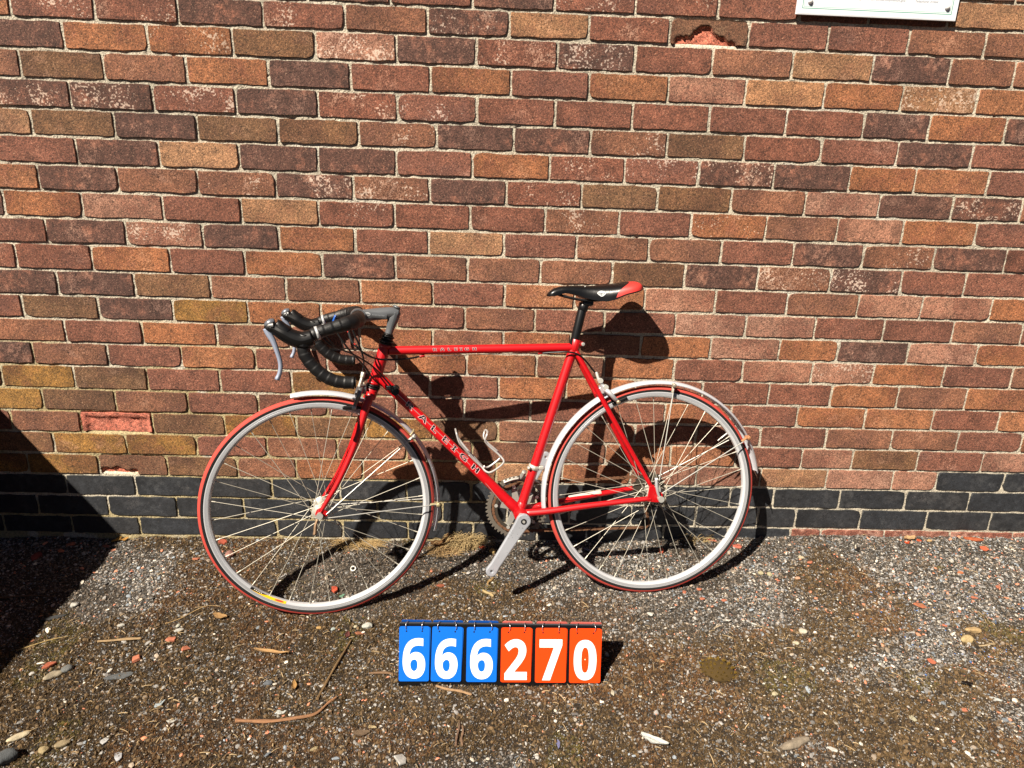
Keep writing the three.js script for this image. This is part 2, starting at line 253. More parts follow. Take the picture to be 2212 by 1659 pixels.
{
  const axis = (a, b, step, far) => { const o = []; for (let q = a; q <= b; q += step) o.push(q); let d = step; while (o[o.length - 1] < far) { d *= 1.35; o.push(o[o.length - 1] + d); } return o; };
  const xr = axis(0, 1.95, 0.0085, 70), xs = [...xr.slice(1).map(q => -q).reverse(), ...xr], zs = [-0.05, -0.03, ...axis(-0.015, 1.2, 0.0085, 70)];
  const pos = [], col = [], uv = [], idx = [], W = xs.length;
  for (const z of zs) for (const x of xs) {
    const y = groundY(x, z); pos.push(x, y, z); uv.push(x / 0.5, z / 0.5);
    const m = mossAt(x, z), n = fbm(x * 9, z * 9, 33, 3), s = clamp(soil(x, z)), k = 0.7 + 0.6 * n;
    let c = [0.052, 0.041, 0.030]; c = c.map((q, i) => lerp(q, [0.042, 0.025, 0.010][i], m)); c = c.map((q, i) => lerp(q, [0.082, 0.068, 0.053][i], s * 0.8));
    const g = gravelAt(x, z); c = c.map((q, i) => lerp(q, [0.095, 0.088, 0.078][i], 0.55 * g));
    col.push(...c.map(q => q * k * 2.3));
  }
  for (let j = 0; j < zs.length - 1; j++) for (let i = 0; i < W - 1; i++) { const a = j * W + i; idx.push(a, a + W, a + 1, a + 1, a + W, a + W + 1); }
  const g = new THREE.BufferGeometry(); g.setAttribute('position', new THREE.Float32BufferAttribute(pos, 3)); g.setAttribute('uv', new THREE.Float32BufferAttribute(uv, 2)); g.setAttribute('color', new THREE.Float32BufferAttribute(col, 3)); g.setIndex(idx); g.computeVertexNormals();
  const t = dataTex(1024, 1024, (x, y) => { const u = x / 1024, v = y / 1024, a = fbm(u * 120, v * 120, 71, 3, 120, 120), b = vn(u * 260, v * 260, 81, 260, 260), h = hash(x >> 1, y >> 1, 5); let l = 0.62 + (a - 0.5) * 0.9 + (b - 0.5) * 0.5 + (h - 0.5) * 0.3; const sp = b > 0.8 && h > 0.6; return sp ? [220, 210, 195] : [190 * l, 184 * l, 176 * l]; });
  const b = dataTex(512, 512, (x, y) => { const u = x / 512, v = y / 512; return 40 + 150 * fbm(u * 90, v * 90, 91, 3, 90, 90) + 60 * hash(x, y, 2); }, false);
  mesh('ground', g, new THREE.MeshStandardMaterial({ map: t, vertexColors: true, roughness: 1, bumpMap: b, bumpScale: 0.006 })).userData = { label: 'rough bare ground of dark earth and grit sloping away from the wall', kind: 'structure' };
}
// ------------------------------------------------------------------ ground cover nobody could count
const q0 = new THREE.Quaternion(), e0 = new THREE.Euler(), m0 = new THREE.Matrix4(), c0 = new THREE.Color();
function pebbleGeo(seed, flat) {
  const R = rngOf(seed), g = mergeVertices(new THREE.IcosahedronGeometry(1, 0).deleteAttribute('normal').deleteAttribute('uv')), p = g.attributes.position;
  for (let i = 0; i < p.count; i++) { const k = 0.72 + R() * 0.5; p.setXYZ(i, p.getX(i) * k * 1.15, p.getY(i) * k * flat, p.getZ(i) * k * 0.9); }
  const n = g.toNonIndexed(); n.computeVertexNormals(); return n;
}
function scatter(name, label, geo, mat, count, dens, put, seed) {
  const R = rngOf(seed), list = [];
  let tries = 0;
  while (list.length < count && tries++ < count * 40) { const x = -1.95 + R() * 4.0, z = -0.01 + Math.pow(R(), 1.0) * 1.25; if (R() < dens(x, z)) list.push([x, z]); }
  const im = new THREE.InstancedMesh(geo, mat, list.length); im.name = numbered(name); im.castShadow = im.receiveShadow = true;
  list.forEach(([x, z], i) => { const o = put(x, z, R); e0.set(o.rx ?? 0, o.ry ?? 0, o.rz ?? 0); q0.setFromEuler(e0); m0.compose(V(x, groundY(x, z) + o.y, z), q0, V(...o.s)); im.setMatrixAt(i, m0); im.setColorAt(i, c0.setRGB(...o.c)); });
  scene.add(im); tag(im, label, name.includes('moss') ? 'moss' : name.includes('straw') ? 'plant litter' : 'gravel', null, 'stuff'); return im;
}
const stoneMat = new THREE.MeshStandardMaterial({ color: 0xffffff, roughness: 0.9 });
const greys = (R) => { const t = R(); let k = 0.11 + 0.25 * Math.pow(R(), 1.2); if (t < 0.06) return [k * 2.3, k * 2.1, k * 1.75]; if (t < 0.075) { const q = 0.4 + R() * 0.2; return [q, q * 0.94, q * 0.82]; } if (t < 0.105) return [0.5 + R() * 0.1, 0.22, 0.13]; if (t < 0.2) return [k * 0.85, k * 0.98, k * 1.1]; if (t < 0.32) return [k * 1.2, k * 0.98, k * 0.75]; if (t < 0.42) return [k * 0.4, k * 0.38, k * 0.36]; return [k, k * 0.96, k * 0.9]; };
const pebPut = (a, b) => (x, z, R) => { const s = a + b * Math.pow(R(), 2.6); return { y: s * 0.18, rx: (R() - 0.5) * 1.1, ry: R() * 6.3, rz: (R() - 0.5) * 1.1, s: [s * (0.8 + R() * 0.6), s * (0.6 + R() * 0.5), s * (0.8 + R() * 0.4)], c: greys(R) }; };
scatter('gravel', 'fine grey angular gravel strewn over the ground', pebbleGeo(3, 0.62), stoneMat, 60000, (x, z) => 0.1 + 0.9 * gravelAt(x, z), pebPut(0.0013, 0.0030), 101);
scatter('gravel', 'coarser flattened grey stones mixed through the gravel', pebbleGeo(8, 0.5), stoneMat, 6500, (x, z) => 0.06 + 0.94 * gravelAt(x, z), pebPut(0.0028, 0.0048), 102);
scatter('earth_crumbs', 'dark brown crumbs and clods of earth between the stones', pebbleGeo(21, 0.75), stoneMat, 42000, (x, z) => 1 - 0.55 * gravelAt(x, z), (x, z, R) => { const s = 0.0016 + 0.0042 * Math.pow(R(), 2.2), k = 0.5 + R() * 0.8, m = mossAt(x, z); return { y: s * 0.15, rx: R() * 2, ry: R() * 6.3, rz: R() * 2, s: [s, s * 0.8, s * 1.1], c: [lerp(0.135, 0.12, m) * k, lerp(0.108, 0.076, m) * k, lerp(0.082, 0.035, m) * k] }; }, 108);
scatter('grit', 'fine grit and crumbs covering the earth', pebbleGeo(5, 0.7), stoneMat, 60000, () => 0.8, (x, z, R) => { const s = 0.0007 + 0.0012 * R(); return { y: s * 0.3, ry: R() * 6, rx: R(), s: [s, s, s], c: greys(R).map(q => q * 0.8) }; }, 103);
scatter('brick_crumbs', 'small orange crumbs of broken brick among the gravel', pebbleGeo(13, 0.5), stoneMat, 300, (x, z) => 0.12 + 0.9 * sm(0.5, 1.1, x) * sm(0.8, 0.2, z), (x, z, R) => { const s = 0.0025 + 0.005 * R() * R(), k = 0.75 + R() * 0.45; return { y: s * 0.4, ry: R() * 6, rx: (R() - 0.5), s: [s * 1.2, s * 0.8, s], c: [0.56 * k, 0.22 * k, 0.12 * k] }; }, 104);
scatter('blue_flecks', 'tiny blue and white paint flecks at the right of the ground', pebbleGeo(15, 0.3), stoneMat, 130, (x, z) => sm(0.28, 0.05, Math.hypot((x - 1.45) * 0.7, z - 0.4)), (x, z, R) => { const s = 0.0016 + 0.0016 * R(); return { y: 0.002, ry: R() * 6, s: [s, s, s], c: R() < 0.6 ? [0.1, 0.22, 0.55] : [0.5, 0.55, 0.62] }; }, 105);
{ // moss: little tufts of fine leaves
  const R = rngOf(40), pos = [];
  for (let i = 0; i < 15; i++) { const a = R() * 6.28, r = R() * 0.9, x = Math.cos(a) * r, z = Math.sin(a) * r, b = R() * 6.28, h = 0.5 + R() * 0.7, w = 0.12, lx = Math.cos(a) * 0.5 + (R() - 0.5) * 0.6, lz = Math.sin(a) * 0.5 + (R() - 0.5) * 0.6; pos.push(x - Math.cos(b) * w, 0, z - Math.sin(b) * w, x + Math.cos(b) * w, 0, z + Math.sin(b) * w, x + lx * h, h, z + lz * h); }
  const g = new THREE.BufferGeometry(); g.setAttribute('position', new THREE.Float32BufferAttribute(pos, 3)); g.computeVertexNormals();
  const mm = new THREE.MeshStandardMaterial({ color: 0xffffff, roughness: 1, side: THREE.DoubleSide });
  scatter('moss', 'brown and olive moss growing in patches over the ground', g, mm, 85000, (x, z) => Math.pow(mossAt(x, z), 1.2) * 0.95 + 0.015, (x, z, R) => { const s = 0.0028 + 0.0038 * R(), hue = vn(x * 5, z * 5, 55), k = 0.55 + R() * 0.9, c = hue > 0.76 ? [0.15, 0.115, 0.03] : hue < 0.36 ? [0.18, 0.092, 0.034] : [0.135, 0.084, 0.032]; return { y: -0.001, ry: R() * 6.3, rx: (R() - 0.5) * 0.5, s: [s, s * (0.7 + R() * 0.7), s], c: c.map(q => q * k) }; }, 106);
  const sg = new THREE.BoxGeometry(1, 0.05, 0.045, 3, 1, 1), sp = sg.attributes.position; for (let i = 0; i < sp.count; i++) sp.setY(i, sp.getY(i) + 0.1 * Math.cos(sp.getX(i) * 3)); sg.computeVertexNormals();
  scatter('straw_litter', 'short dry straws and stalk bits scattered on the ground', sg, stoneMat, 1500, (x, z) => 0.25 + 0.6 * mossAt(x, z), (x, z, R) => { const s = 0.008 + 0.026 * R() * R(), k = 0.6 + R() * 0.6; return { y: 0.002 + R() * 0.002, ry: R() * 6.3, rz: (R() - 0.5) * 0.3, s: [s, 0.018 + 0.01 * R(), 0.02 + R() * 0.02], c: [0.42 * k, 0.31 * k, 0.17 * k] }; }, 107);
}
// ------------------------------------------------------------------ low wall added outside the frame, top shaped for the shadow at the left
{
  const w = thing('shadow_caster_wall', 'unseen low wall added on the left to cast the shadow falling across the brick wall and ground', 'wall');
  const prof = [[0.03, -0.2], [2.05, -0.25], [2.05, 0.62], [1.25, 0.765], [0.66, 0.865], [0.03, 0.80]];
  const s = new THREE.Shape(prof.map(p => new THREE.Vector2(p[0], p[1])));
  const body = new THREE.ExtrudeGeometry(s, { depth: 0.215, bevelEnabled: false }).rotateY(-Math.PI / 2).translate(-1.862, 0, 0);
  mesh('brickwork', body, std([120, 70, 54], 0.95, 0, { bumpMap: brickBump, bumpScale: 0.002 }), w);
  const cop = new THREE.Shape([[0.03, 0.80], [0.66, 0.865], [1.25, 0.765], [2.07, 0.617], [2.07, 0.66], [1.25, 0.806], [0.66, 0.906], [0.03, 0.84]].map(p => new THREE.Vector2(p[0], p[1])));
  mesh('coping', new THREE.ExtrudeGeometry(cop, { depth: 0.23, bevelEnabled: false }).rotateY(-Math.PI / 2).translate(-1.8545, 0.0015, 0), std([150, 145, 132], 0.9), w);
}
// ------------------------------------------------------------------ the bicycle: x rearward, y up, z towards its left side; it leans on the wall
const bike = thing('bicycle', 'red drop bar road bicycle with silver mudguards leaning against the brick wall', 'bicycle');
{
  const X = V(0.994526, 0, -0.104492), Y = V(-0.016441, 0.987545, -0.156477), Z = V(0.103190, 0.157338, 0.982139);
  bike.quaternion.setFromRotationMatrix(new THREE.Matrix4().makeBasis(X, Y, Z)); bike.position.set(0.51797, -0.0247, 0.24449);
  // what turns with the handlebar is built straight ahead, then turned about the steering axis
  const AX = V(Math.sin(0.29671), Math.cos(0.29671), 0), A0 = V(-0.96344, 0.29914, 0), STEER = new THREE.Matrix4().makeTranslation(A0.x, A0.y, A0.z).multiply(new THREE.Matrix4().makeRotationAxis(AX, 0.10423)).multiply(new THREE.Matrix4().makeTranslation(-A0.x, -A0.y, -A0.z));
  const onAxis = (y) => V(A0.x + (y - A0.y) * Math.tan(0.29671), y, 0);
  const fm = (name, geo, mat, parent = bike) => mesh(name, geo.applyMatrix4(STEER), mat, parent);
  const dust = dataTex(512, 512, (x, y) => { const u = x / 512, v = y / 512, a = fbm(u * 12, v * 12, 3, 4, 12, 12), b = hash(x, y, 9); return 236 + 18 * (a - 0.5) * 2 + (b > 0.985 ? -60 : 0); });
  const rough = dataTex(256, 256, (x, y) => 120 + 110 * fbm(x / 16, y / 16, 8, 4, 16, 16), false);
  const red = new THREE.MeshPhysicalMaterial({ color: lin(192, 6, 18), roughness: 0.42, clearcoat: 0.35, clearcoatRoughness: 0.28, map: dust });
  const black = std([11, 11, 12], 0.4), rubber = std([14, 14, 15], 0.7), matte = std([15, 15, 16], 0.48, 0, { bumpMap: brickBump, bumpScale: 0.0006 });
  const alloy = std([206, 208, 212], 0.34, 0.5), dull = std([158, 156, 150], 0.5, 0.4), steel = std([196, 196, 190], 0.38, 0.5), rust = std([104, 72, 50], 0.85, 0.2), grimy = std([70, 64, 56], 0.6, 0.55), zinc = std([178, 165, 128], 0.55, 0.5), grey = std([100, 103, 107], 0.36, 0.3);
  // ---- frame
  const frame = part('frame', bike), BB = V(-0.417, 0.279, 0), SC = V(-0.2595, 0.787, 0), HT = onAxis(0.793), HB = onAxis(0.676);
  const letters = (txt, bg, w, h, size, spread, yy, extra) => canvasTex(w, h, (c) => {
    c.fillStyle = bg; c.fillRect(0, 0, w, h); if (extra) extra(c);
    c.textAlign = 'center'; c.textBaseline = 'middle'; c.font = 'bold ' + size + 'px sans-serif';
    [...txt].forEach((ch, i) => { c.save(); c.translate(spread[i], yy); c.transform(1.95, 0, 0.12, 1, 0, 0); c.lineJoin = 'round'; c.lineWidth = size * 0.06; c.strokeStyle = 'rgb(236,205,205)'; c.strokeText(ch, 0, 0); c.fillStyle = 'rgb(22,16,22)'; c.fillText(ch, 0, 0); c.restore(); });
  });
  // a tube whose print faces outward: u round the tube, v along it
  function printed(name, a, b, r, tex) {
    const len = a.distanceTo(b), g = new THREE.CylinderGeometry(r, r, len, 28, 1, true), d = b.clone().sub(a).normalize(), side = V(0, 0, 1), up = side.clone().cross(d).normalize();
    // local cylinder: y along the tube, +z turned to the viewer's side
    g.applyMatrix4(new THREE.Matrix4().makeBasis(d.clone().cross(side).normalize(), d, side)); g.translate((a.x + b.x) / 2, (a.y + b.y) / 2, 0);
    const uvs = g.attributes.uv; for (let i = 0; i < uvs.count; i++) { const ang = uvs.getX(i), v = uvs.getY(i); uvs.setXY(i, v, ((ang + 0.25) % 1 + 0) ); }
    const p = g.attributes.position, n = g.attributes.normal; for (let i = 0; i < uvs.count; i++) { const nn = V(n.getX(i), n.getY(i), n.getZ(i)); uvs.setY(i, 0.5 + Math.atan2(nn.dot(up), nn.z) / (2 * Math.PI)); }
    // keep the seam at the back whole
    const ng = g.toNonIndexed(), u2 = ng.attributes.uv; for (let i = 0; i < u2.count; i += 3) { const t = [0, 1, 2].map(k => u2.getY(i + k)); if (Math.max(...t) - Math.min(...t) > 0.5) for (let k = 0; k < 3; k++) if (t[k] < 0.5) u2.setY(i + k, t[k] + 1); }
    mesh(name, ng, new THREE.MeshPhysicalMaterial({ color: 0xffffff, map: tex, roughness: 0.42, clearcoat: 0.35, clearcoatRoughness: 0.28 }), frame);
  }
  const RED = 'rgb(188,6,18)';
  printed('down_tube', V(-0.8385, 0.704, 0), V(-0.425, 0.2875, 0), 0.0146, letters('RALEIGH', RED, 2048, 320, 80, [447, 640, 795, 960, 1087, 1225, 1398], 146, (c) => { c.fillStyle = 'rgb(226,150,60)'; for (let k = 0; k < 44; k++) if (k % 7 !== 6) c.fillRect(440 + k * 11.4, 92, 5 + (k * 5) % 3, 9); }));
  printed('top_tube', V(-0.803, 0.7735, 0), V(-0.262, 0.7835, 0), 0.0127, letters('RALEIGH', RED, 2048, 256, 38, [492, 575, 650, 722, 780, 842, 927], 122));
  mesh('seat_tube', rod(SC.clone().add(V(0.0055, 0.018, 0)), BB, 0.0143, 0.0143, 24), red, frame);
  mesh('head_tube', merge([rod(HT, HB, 0.0168, 0.0168, 24), rod(HT, HT.clone().lerp(HB, 0.09), 0.0185, 0.0185, 24), rod(HB.clone().lerp(HT, 0.08), HB, 0.0185, 0.0185, 24)]), red, frame);
  mesh('bottom_bracket_shell', merge([cylZ(0.0205, 0.07, BB.x, BB.y, 0, 28), rod(BB, BB.clone().lerp(SC, 0.06), 0.0162, 0.0152, 20), rod(BB, V(-0.455, 0.318, 0), 0.0168, 0.0155, 20)]), red, frame);
  mesh('seat_lug', merge([rod(V(-0.2605, 0.775, 0), V(-0.2535, 0.807, 0), 0.0164, 0.0164, 24), box(0.02, 0.014, 0.022, -0.241, 0.794, 0, 0.005)]), red, frame);
  mesh('seat_bolt', merge([cylZ(0.0052, 0.03, -0.236, 0.7945, 0), cylZ(0.0025, 0.032, -0.236, 0.7945, 0)]), steel, frame);
  for (const s of [1, -1]) {
    mesh('seat_stay', sweep([[-0.257, 0.772, 0.013 * s], [-0.2, 0.672, 0.026 * s], [-0.14, 0.567, 0.036 * s], [-0.02, 0.362, 0.056 * s]], t => lerp(0.0082, 0.0062, t), { n: 20, rad: 14 }), red, frame);
    mesh('chain_stay', sweep([[-0.405, 0.281, 0.018 * s], [-0.34, 0.288, 0.029 * s], [-0.2, 0.3075, 0.043 * s], [-0.022, 0.328, 0.0575 * s]], t => lerp(0.0112, 0.0075, t), { n: 20, rad: 14 }), red, frame);
    mesh('dropout', plate([[-0.034, 0.322], [-0.028, 0.366], [-0.016, 0.370], [-0.006, 0.352], [0.012, 0.345], [0.014, 0.322], [0.003, 0.318], [-0.01, 0.318]], 0.006, 0.001).translate(0, 0, 0.06 * s), red, frame);
  }
  mesh('stay_bridge', rod(V(-0.181, 0.64, -0.03), V(-0.181, 0.64, 0.03), 0.006), red, frame);
  mesh('chain_stay_guard', sweep([[-0.255, 0.3025, -0.0415], [-0.15, 0.317, -0.0485]], 0.0095, { n: 6, rad: 12 }), std([186, 182, 172], 0.6), frame);
  // ---- steering: headset, fork, stem, handlebar
  const ring = (y0, y1, r0, r1) => rod(onAxis(y0), onAxis(y1), r0, r1, 26);
  fm('headset', merge([ring(0.791, 0.797, 0.0185, 0.0200), ring(0.797, 0.803, 0.0215, 0.0215), ring(0.803, 0.813, 0.0170, 0.0165), ring(0.813, 0.817, 0.0190, 0.0180), ring(0.817, 0.823, 0.0150, 0.0130)]), black);
  fm('crown_race', merge([ring(0.664, 0.671, 0.0195, 0.0205), ring(0.671, 0.677, 0.0208, 0.0185)]), black);
  const stemPart = part('handlebar_stem', bike);
  const q = onAxis(0.882);
  fm('quill', merge([sweep([onAxis(0.81), onAxis(0.84), onAxis(0.862), q.clone().add(V(0.001, 0.004, 0))], t => lerp(0.0112, 0.0165, sm(0.25, 0.8, t)), { n: 16, rad: 20 })]), grey, stemPart);
  fm('extension', merge([sweep([q.clone().add(V(0.011, -0.004, 0)), q.clone().add(V(-0.004, -0.001, 0)), V(-0.815, 0.880, 0), V(-0.875, 0.8735, 0)], t => lerp(0.0158, 0.0172, sm(0, 0.3, t)), { n: 16, rad: 22 }), cylZ(0.0215, 0.046, -0.888, 0.872, 0, 28), rod(q.clone().add(V(0.004, 0.013, 0)), q.clone().add(V(0.007, 0.019, 0)), 0.012, 0.010, 18)]), grey, stemPart);
  { // printed mark on the stem: a pale ring with a swirl and a row of small strokes
    const t = canvasTex(256, 64, (c) => { c.fillStyle = 'rgb(100,103,107)'; c.fillRect(0, 0, 256, 64); c.strokeStyle = 'rgb(205,208,210)'; c.lineWidth = 6; c.beginPath(); c.ellipse(46, 32, 30, 17, -0.1, 0, 6.3); c.stroke(); c.lineWidth = 5; c.beginPath(); c.moveTo(66, 22); c.quadraticCurveTo(34, 18, 36, 34); c.quadraticCurveTo(44, 48, 60, 36); c.stroke(); c.fillStyle = 'rgb(150,154,158)'; for (let k = 0; k < 9; k++) c.fillRect(100 + k * 15, 24 + (k % 3), 7, 14); });
    const g = new THREE.CylinderGeometry(0.0175, 0.0175, 0.066, 10, 1, true, -0.5, 1.0); g.rotateZ(Math.PI / 2); const uvs = g.attributes.uv; for (let i = 0; i < uvs.count; i++) { const a = uvs.getX(i), b = uvs.getY(i); uvs.setXY(i, b, 1 - a); }
    const p = g.attributes.position; for (let i = 0; i < uvs.count; i++) uvs.setXY(i, clamp((p.getX(i) + 0.033) / 0.066), clamp((p.getY(i) + 0.0084) / 0.0168));
    g.rotateZ(-0.09); fm('printed_mark', g.translate(-0.842, 0.877, 0.0003), new THREE.MeshStandardMaterial({ map: t, roughness: 0.4, metalness: 0.4 }), stemPart);
  }
  const barPart = part('handlebar', bike);
  const side = s => [[-0.889, 0.872, 0.028 * s], [-0.889, 0.872, 0.1 * s], [-0.892, 0.872, 0.155 * s], [-0.912, 0.868, 0.187 * s], [-0.952, 0.857, 0.199 * s], [-0.998, 0.841, 0.203 * s], [-1.0205, 0.817, 0.204 * s], [-1.023, 0.798, 0.205 * s], [-1.012, 0.7745, 0.205 * s], [-0.996, 0.755, 0.206 * s], [-0.974, 0.7355, 0.207 * s], [-0.950, 0.7235, 0.208 * s], [-0.928, 0.719, 0.208 * s], [-0.902, 0.7175, 0.209 * s]];
  const wrap = (t, l) => { const k = (l / 0.021) % 1; return 0.0156 + 0.0036 * sm(0.215, 0.15, l) * sm(-0.02, 0.02, l) + 0.0013 * (1 - k) + (k < 0.08 ? -0.0006 : 0); };
  for (const s of [1, -1]) {
    fm('bar_tape', sweep(side(s), wrap, { n: 240, rad: 16 }), matte, barPart);
    fm('end_plug', cylZ(0.0145, 0.004, 0, 0, 0).rotateY(Math.PI / 2).translate(-0.900, 0.7175, 0.209 * s), black, barPart);
  }
  fm('bar_centre', rod(V(-0.889, 0.872, -0.03), V(-0.889, 0.872, 0.03), 0.0135, 0.0135, 18), grey, barPart);
  fm('tape_sticker', new THREE.CylinderGeometry(0.0172, 0.0172, 0.013, 14, 1, true, 0, 2.4).rotateX(Math.PI / 2).rotateZ(0.9).translate(-0.9755, 0.8495, 0.2008), std([220, 224, 226], 0.4), barPart);
  const hoodMat = std([11, 11, 12], 0.38), leverMat = std([150, 160, 180], 0.4, 0.25);
  for (const s of [1, -1]) {
    const b = part('brake_lever', bike), z = 0.204 * s;
    fm('hood', merge([
      sweep([[-1.000, 0.834, z], [-1.028, 0.8275, z], [-1.05, 0.834, z], [-1.07, 0.8455, z * 0.998], [-1.09, 0.856, z * 0.995], [-1.102, 0.8595, z * 0.995]], t => 0.0205 - 0.006 * sm(0.65, 1, t) + 0.001 * Math.sin(t * 6), { n: 26, rad: 18 }),
      sweep([[-1.062, 0.844, z], [-1.074, 0.856, z], [-1.081, 0.866, z], [-1.086, 0.8695, z]], t => lerp(0.0185, 0.0105, t * t), { n: 12, rad: 16 }),
      sweep([[-1.018, 0.842, z], [-1.022, 0.825, z], [-1.0235, 0.81, z]], 0.0195, { n: 8, rad: 16 }),
    ]), hoodMat, b);
    fm('front_cap', sweep([[-1.089, 0.8735, z], [-1.098, 0.8715, z], [-1.105, 0.8665, z], [-1.108, 0.861, z]], t => 0.0072 + 0.0024 * Math.sin(t * 3.1), { n: 12, rad: 14 }), std([96, 100, 108], 0.35, 0.3), b);
    fm('nose', sweep([[-1.090, 0.862, z], [-1.101, 0.860, z], [-1.107, 0.853, z]], t => 0.0150 - 0.0045 * t, { n: 10, rad: 16 }), hoodMat, b);
    fm('lever_blade', sweep([[-1.110, 0.857, z], [-1.1055, 0.846, z * 1.005], [-1.094, 0.824, z * 1.015], [-1.0855, 0.797, z * 1.02], [-1.0795, 0.768, z * 1.02], [-1.0815, 0.748, z * 1.02], [-1.0895, 0.729, z * 1.02]], t => lerp(0.0082, 0.0056, sm(0, 0.6, t)) + (t > 0.93 ? 0.0006 : 0), { n: 40, rad: 14 }), leverMat, b);
    fm('clamp_band', sweep([[-0.985, 0.846, 0.2015 * s], [-0.993, 0.8435, 0.2022 * s]], 0.0176, { n: 2, rad: 18, straight: true }), std([190, 192, 194], 0.35, 0.3), b);
  }
  fm('blue_cap', merge([sweep([[-0.953, 0.861, -0.1845], [-0.957, 0.853, -0.1845], [-0.962, 0.834, -0.186], [-0.960, 0.815, -0.187]], 0.0042, { n: 12, rad: 8 })]), std([24, 84, 170], 0.4), barPart);
  const fork = part('fork', bike);
  fm('crown', merge([ring(0.64, 0.667, 0.0172, 0.0185), box(0.03, 0.026, 0.074, -0.8585, 0.6455, 0, 0.01), ]), red, fork);
  for (const s of [1, -1]) {
    fm('blade', sweep([[-0.856, 0.656, 0.027 * s], [-0.865, 0.635, 0.03 * s], [-0.887, 0.565, 0.036 * s], [-0.907, 0.505, 0.040 * s], [-0.931, 0.449, 0.044 * s], [-0.960, 0.391, 0.047 * s], [-0.988, 0.345, 0.049 * s], [-1.004, 0.319, 0.05 * s]], t => lerp(0.0132, 0.0062, Math.pow(t, 0.8)), { n: 40, rad: 16 }), red, fork);
    fm('fork_end', plate([[-1.012, 0.300], [-1.018, 0.313], [-1.013, 0.326], [-1.0, 0.331], [-0.992, 0.322], [-0.984, 0.316], [-0.986, 0.308], [-1.0, 0.300]], 0.006, 0.0012).translate(0, 0, 0.05 * s), red, fork);
  }
  // ---- wheels, built round the axle
  const rimMat = std([208, 210, 214], 0.3, 0.3), rimSide = std([168, 171, 176], 0.38, 0.3);
  const treadMat = std([178, 62, 52], 0.8, 0, { bumpMap: brickBump, bumpScale: 0.0004 }), tyreMat = std([18, 18, 19], 0.7), spokeMat = std([190, 186, 172], 0.55, 0.45), hubMat = std([214, 210, 198], 0.45, 0.5, { map: dust });
  function wheel(matrix, turn, front) {
    const w = part('wheel', bike), add = (n, g, m) => mesh(n, g.applyMatrix4(matrix), m, w), NS = 32;
    const arc = (a0, a1, r, cx) => { const o = []; for (let k = 0; k <= 14; k++) { const a = lerp(a0, a1, k / 14); o.push(new THREE.Vector2(cx + r * Math.cos(a), r * Math.sin(a))); } return o; };
    const lathe = (pts, seg = 128) => new THREE.LatheGeometry(pts, seg).rotateX(Math.PI / 2);
    add('tyre', lathe(arc(-2.75, 2.75, 0.0114, 0.3213)), tyreMat);
    add('tread', lathe(arc(-1.38, 1.38, 0.0118, 0.3212)), treadMat);
    const rp = [[0.3172, -0.0085], [0.3165, -0.0098], [0.3140, -0.0101], [0.3055, -0.0101], [0.3035, -0.0093], [0.2995, -0.0062], [0.2982, -0.0022], [0.2982, 0.0022], [0.2995, 0.0062], [0.3035, 0.0093], [0.3055, 0.0101], [0.3140, 0.0101], [0.3165, 0.0098], [0.3172, 0.0085]].map(p => new THREE.Vector2(...p));
    add('rim', toCreasedNormals(lathe(rp, 160), 0.5), rimMat);
    for (const s of [1, -1]) add('brake_track', toCreasedNormals(lathe([[0.3060, 0.0103 * s], [0.3095, 0.01045 * s], [0.3098, 0.0102 * s], [0.3102, 0.01045 * s], [0.3138, 0.0103 * s]].map(p => new THREE.Vector2(...p)), 160), 0.3), Object.assign(rimSide, dbl));
    const R = rngOf(front ? 5 : 6), fl = front ? 0.034 : 0.03, fr = front ? 0.0195 : 0.0215;
    for (let k = 0; k < NS; k++) {
      const s = k % 2 ? 1 : -1, lead = (k >> 1) % 2 ? 1 : -1, a = turn + k / NS * 2 * Math.PI, h = a + lead * 1.18 + (R() - 0.5) * 0.02;
      const zz = s > 0 ? fl : (front ? -fl : -0.02), A = V(Math.cos(h) * fr, Math.sin(h) * fr, zz + lead * 0.0018), B = V(Math.cos(a) * 0.2985, Math.sin(a) * 0.2985, s * 0.0022), N = B.clone().lerp(A, 0.045);
      add('spoke', merge([rod(A, B, 0.0009, 0.0009, 6), rod(N, B, 0.0018, 0.0019, 6)]), spokeMat);
    }
    add('hub', lathe([[0.0, -0.036], [0.012, -0.036], [0.0125, -fl - 0.0025], [fr + 0.004, -fl - 0.0015], [fr + 0.004, -fl + 0.0015], [0.014, -fl + 0.005], [front ? 0.0095 : 0.014, -0.012], [front ? 0.0095 : 0.014, 0.012], [0.014, fl - 0.005], [fr + 0.004, fl - 0.0015], [fr + 0.004, fl + 0.0015], [0.0125, fl + 0.0025], [0.012, 0.040], [0.0, 0.040]].map(p => new THREE.Vector2(Math.max(p[0], 0.0001), p[1])), 32), hubMat);
    const va = turn + 3.14 * (front ? 0.34 : 0.2), ve = V(Math.cos(va), Math.sin(va), 0);
    add('valve', merge([rod(ve.clone().multiplyScalar(0.2985), ve.clone().multiplyScalar(0.275), 0.0028, 0.0026, 8), rod(ve.clone().multiplyScalar(0.275), ve.clone().multiplyScalar(0.262), 0.0018, 0.0014, 8)]), steel);
    return add;
  }
  const fMat = STEER.clone().multiply(new THREE.Matrix4().makeTranslation(-1.00647, 0.3123, 0)), rMat = new THREE.Matrix4().makeTranslation(0, 0.333, 0);
  const fAdd = wheel(fMat, 0.06, true), rAdd = wheel(rMat, 0.02, false);
  fAdd('quick_release', merge([cylZ(0.0045, 0.13, 0, 0, 0, 12), cylZ(0.0095, 0.014, 0, 0, 0.062, 18, 0.0075), cylZ(0.008, 0.012, 0, 0, -0.06)]), steel);
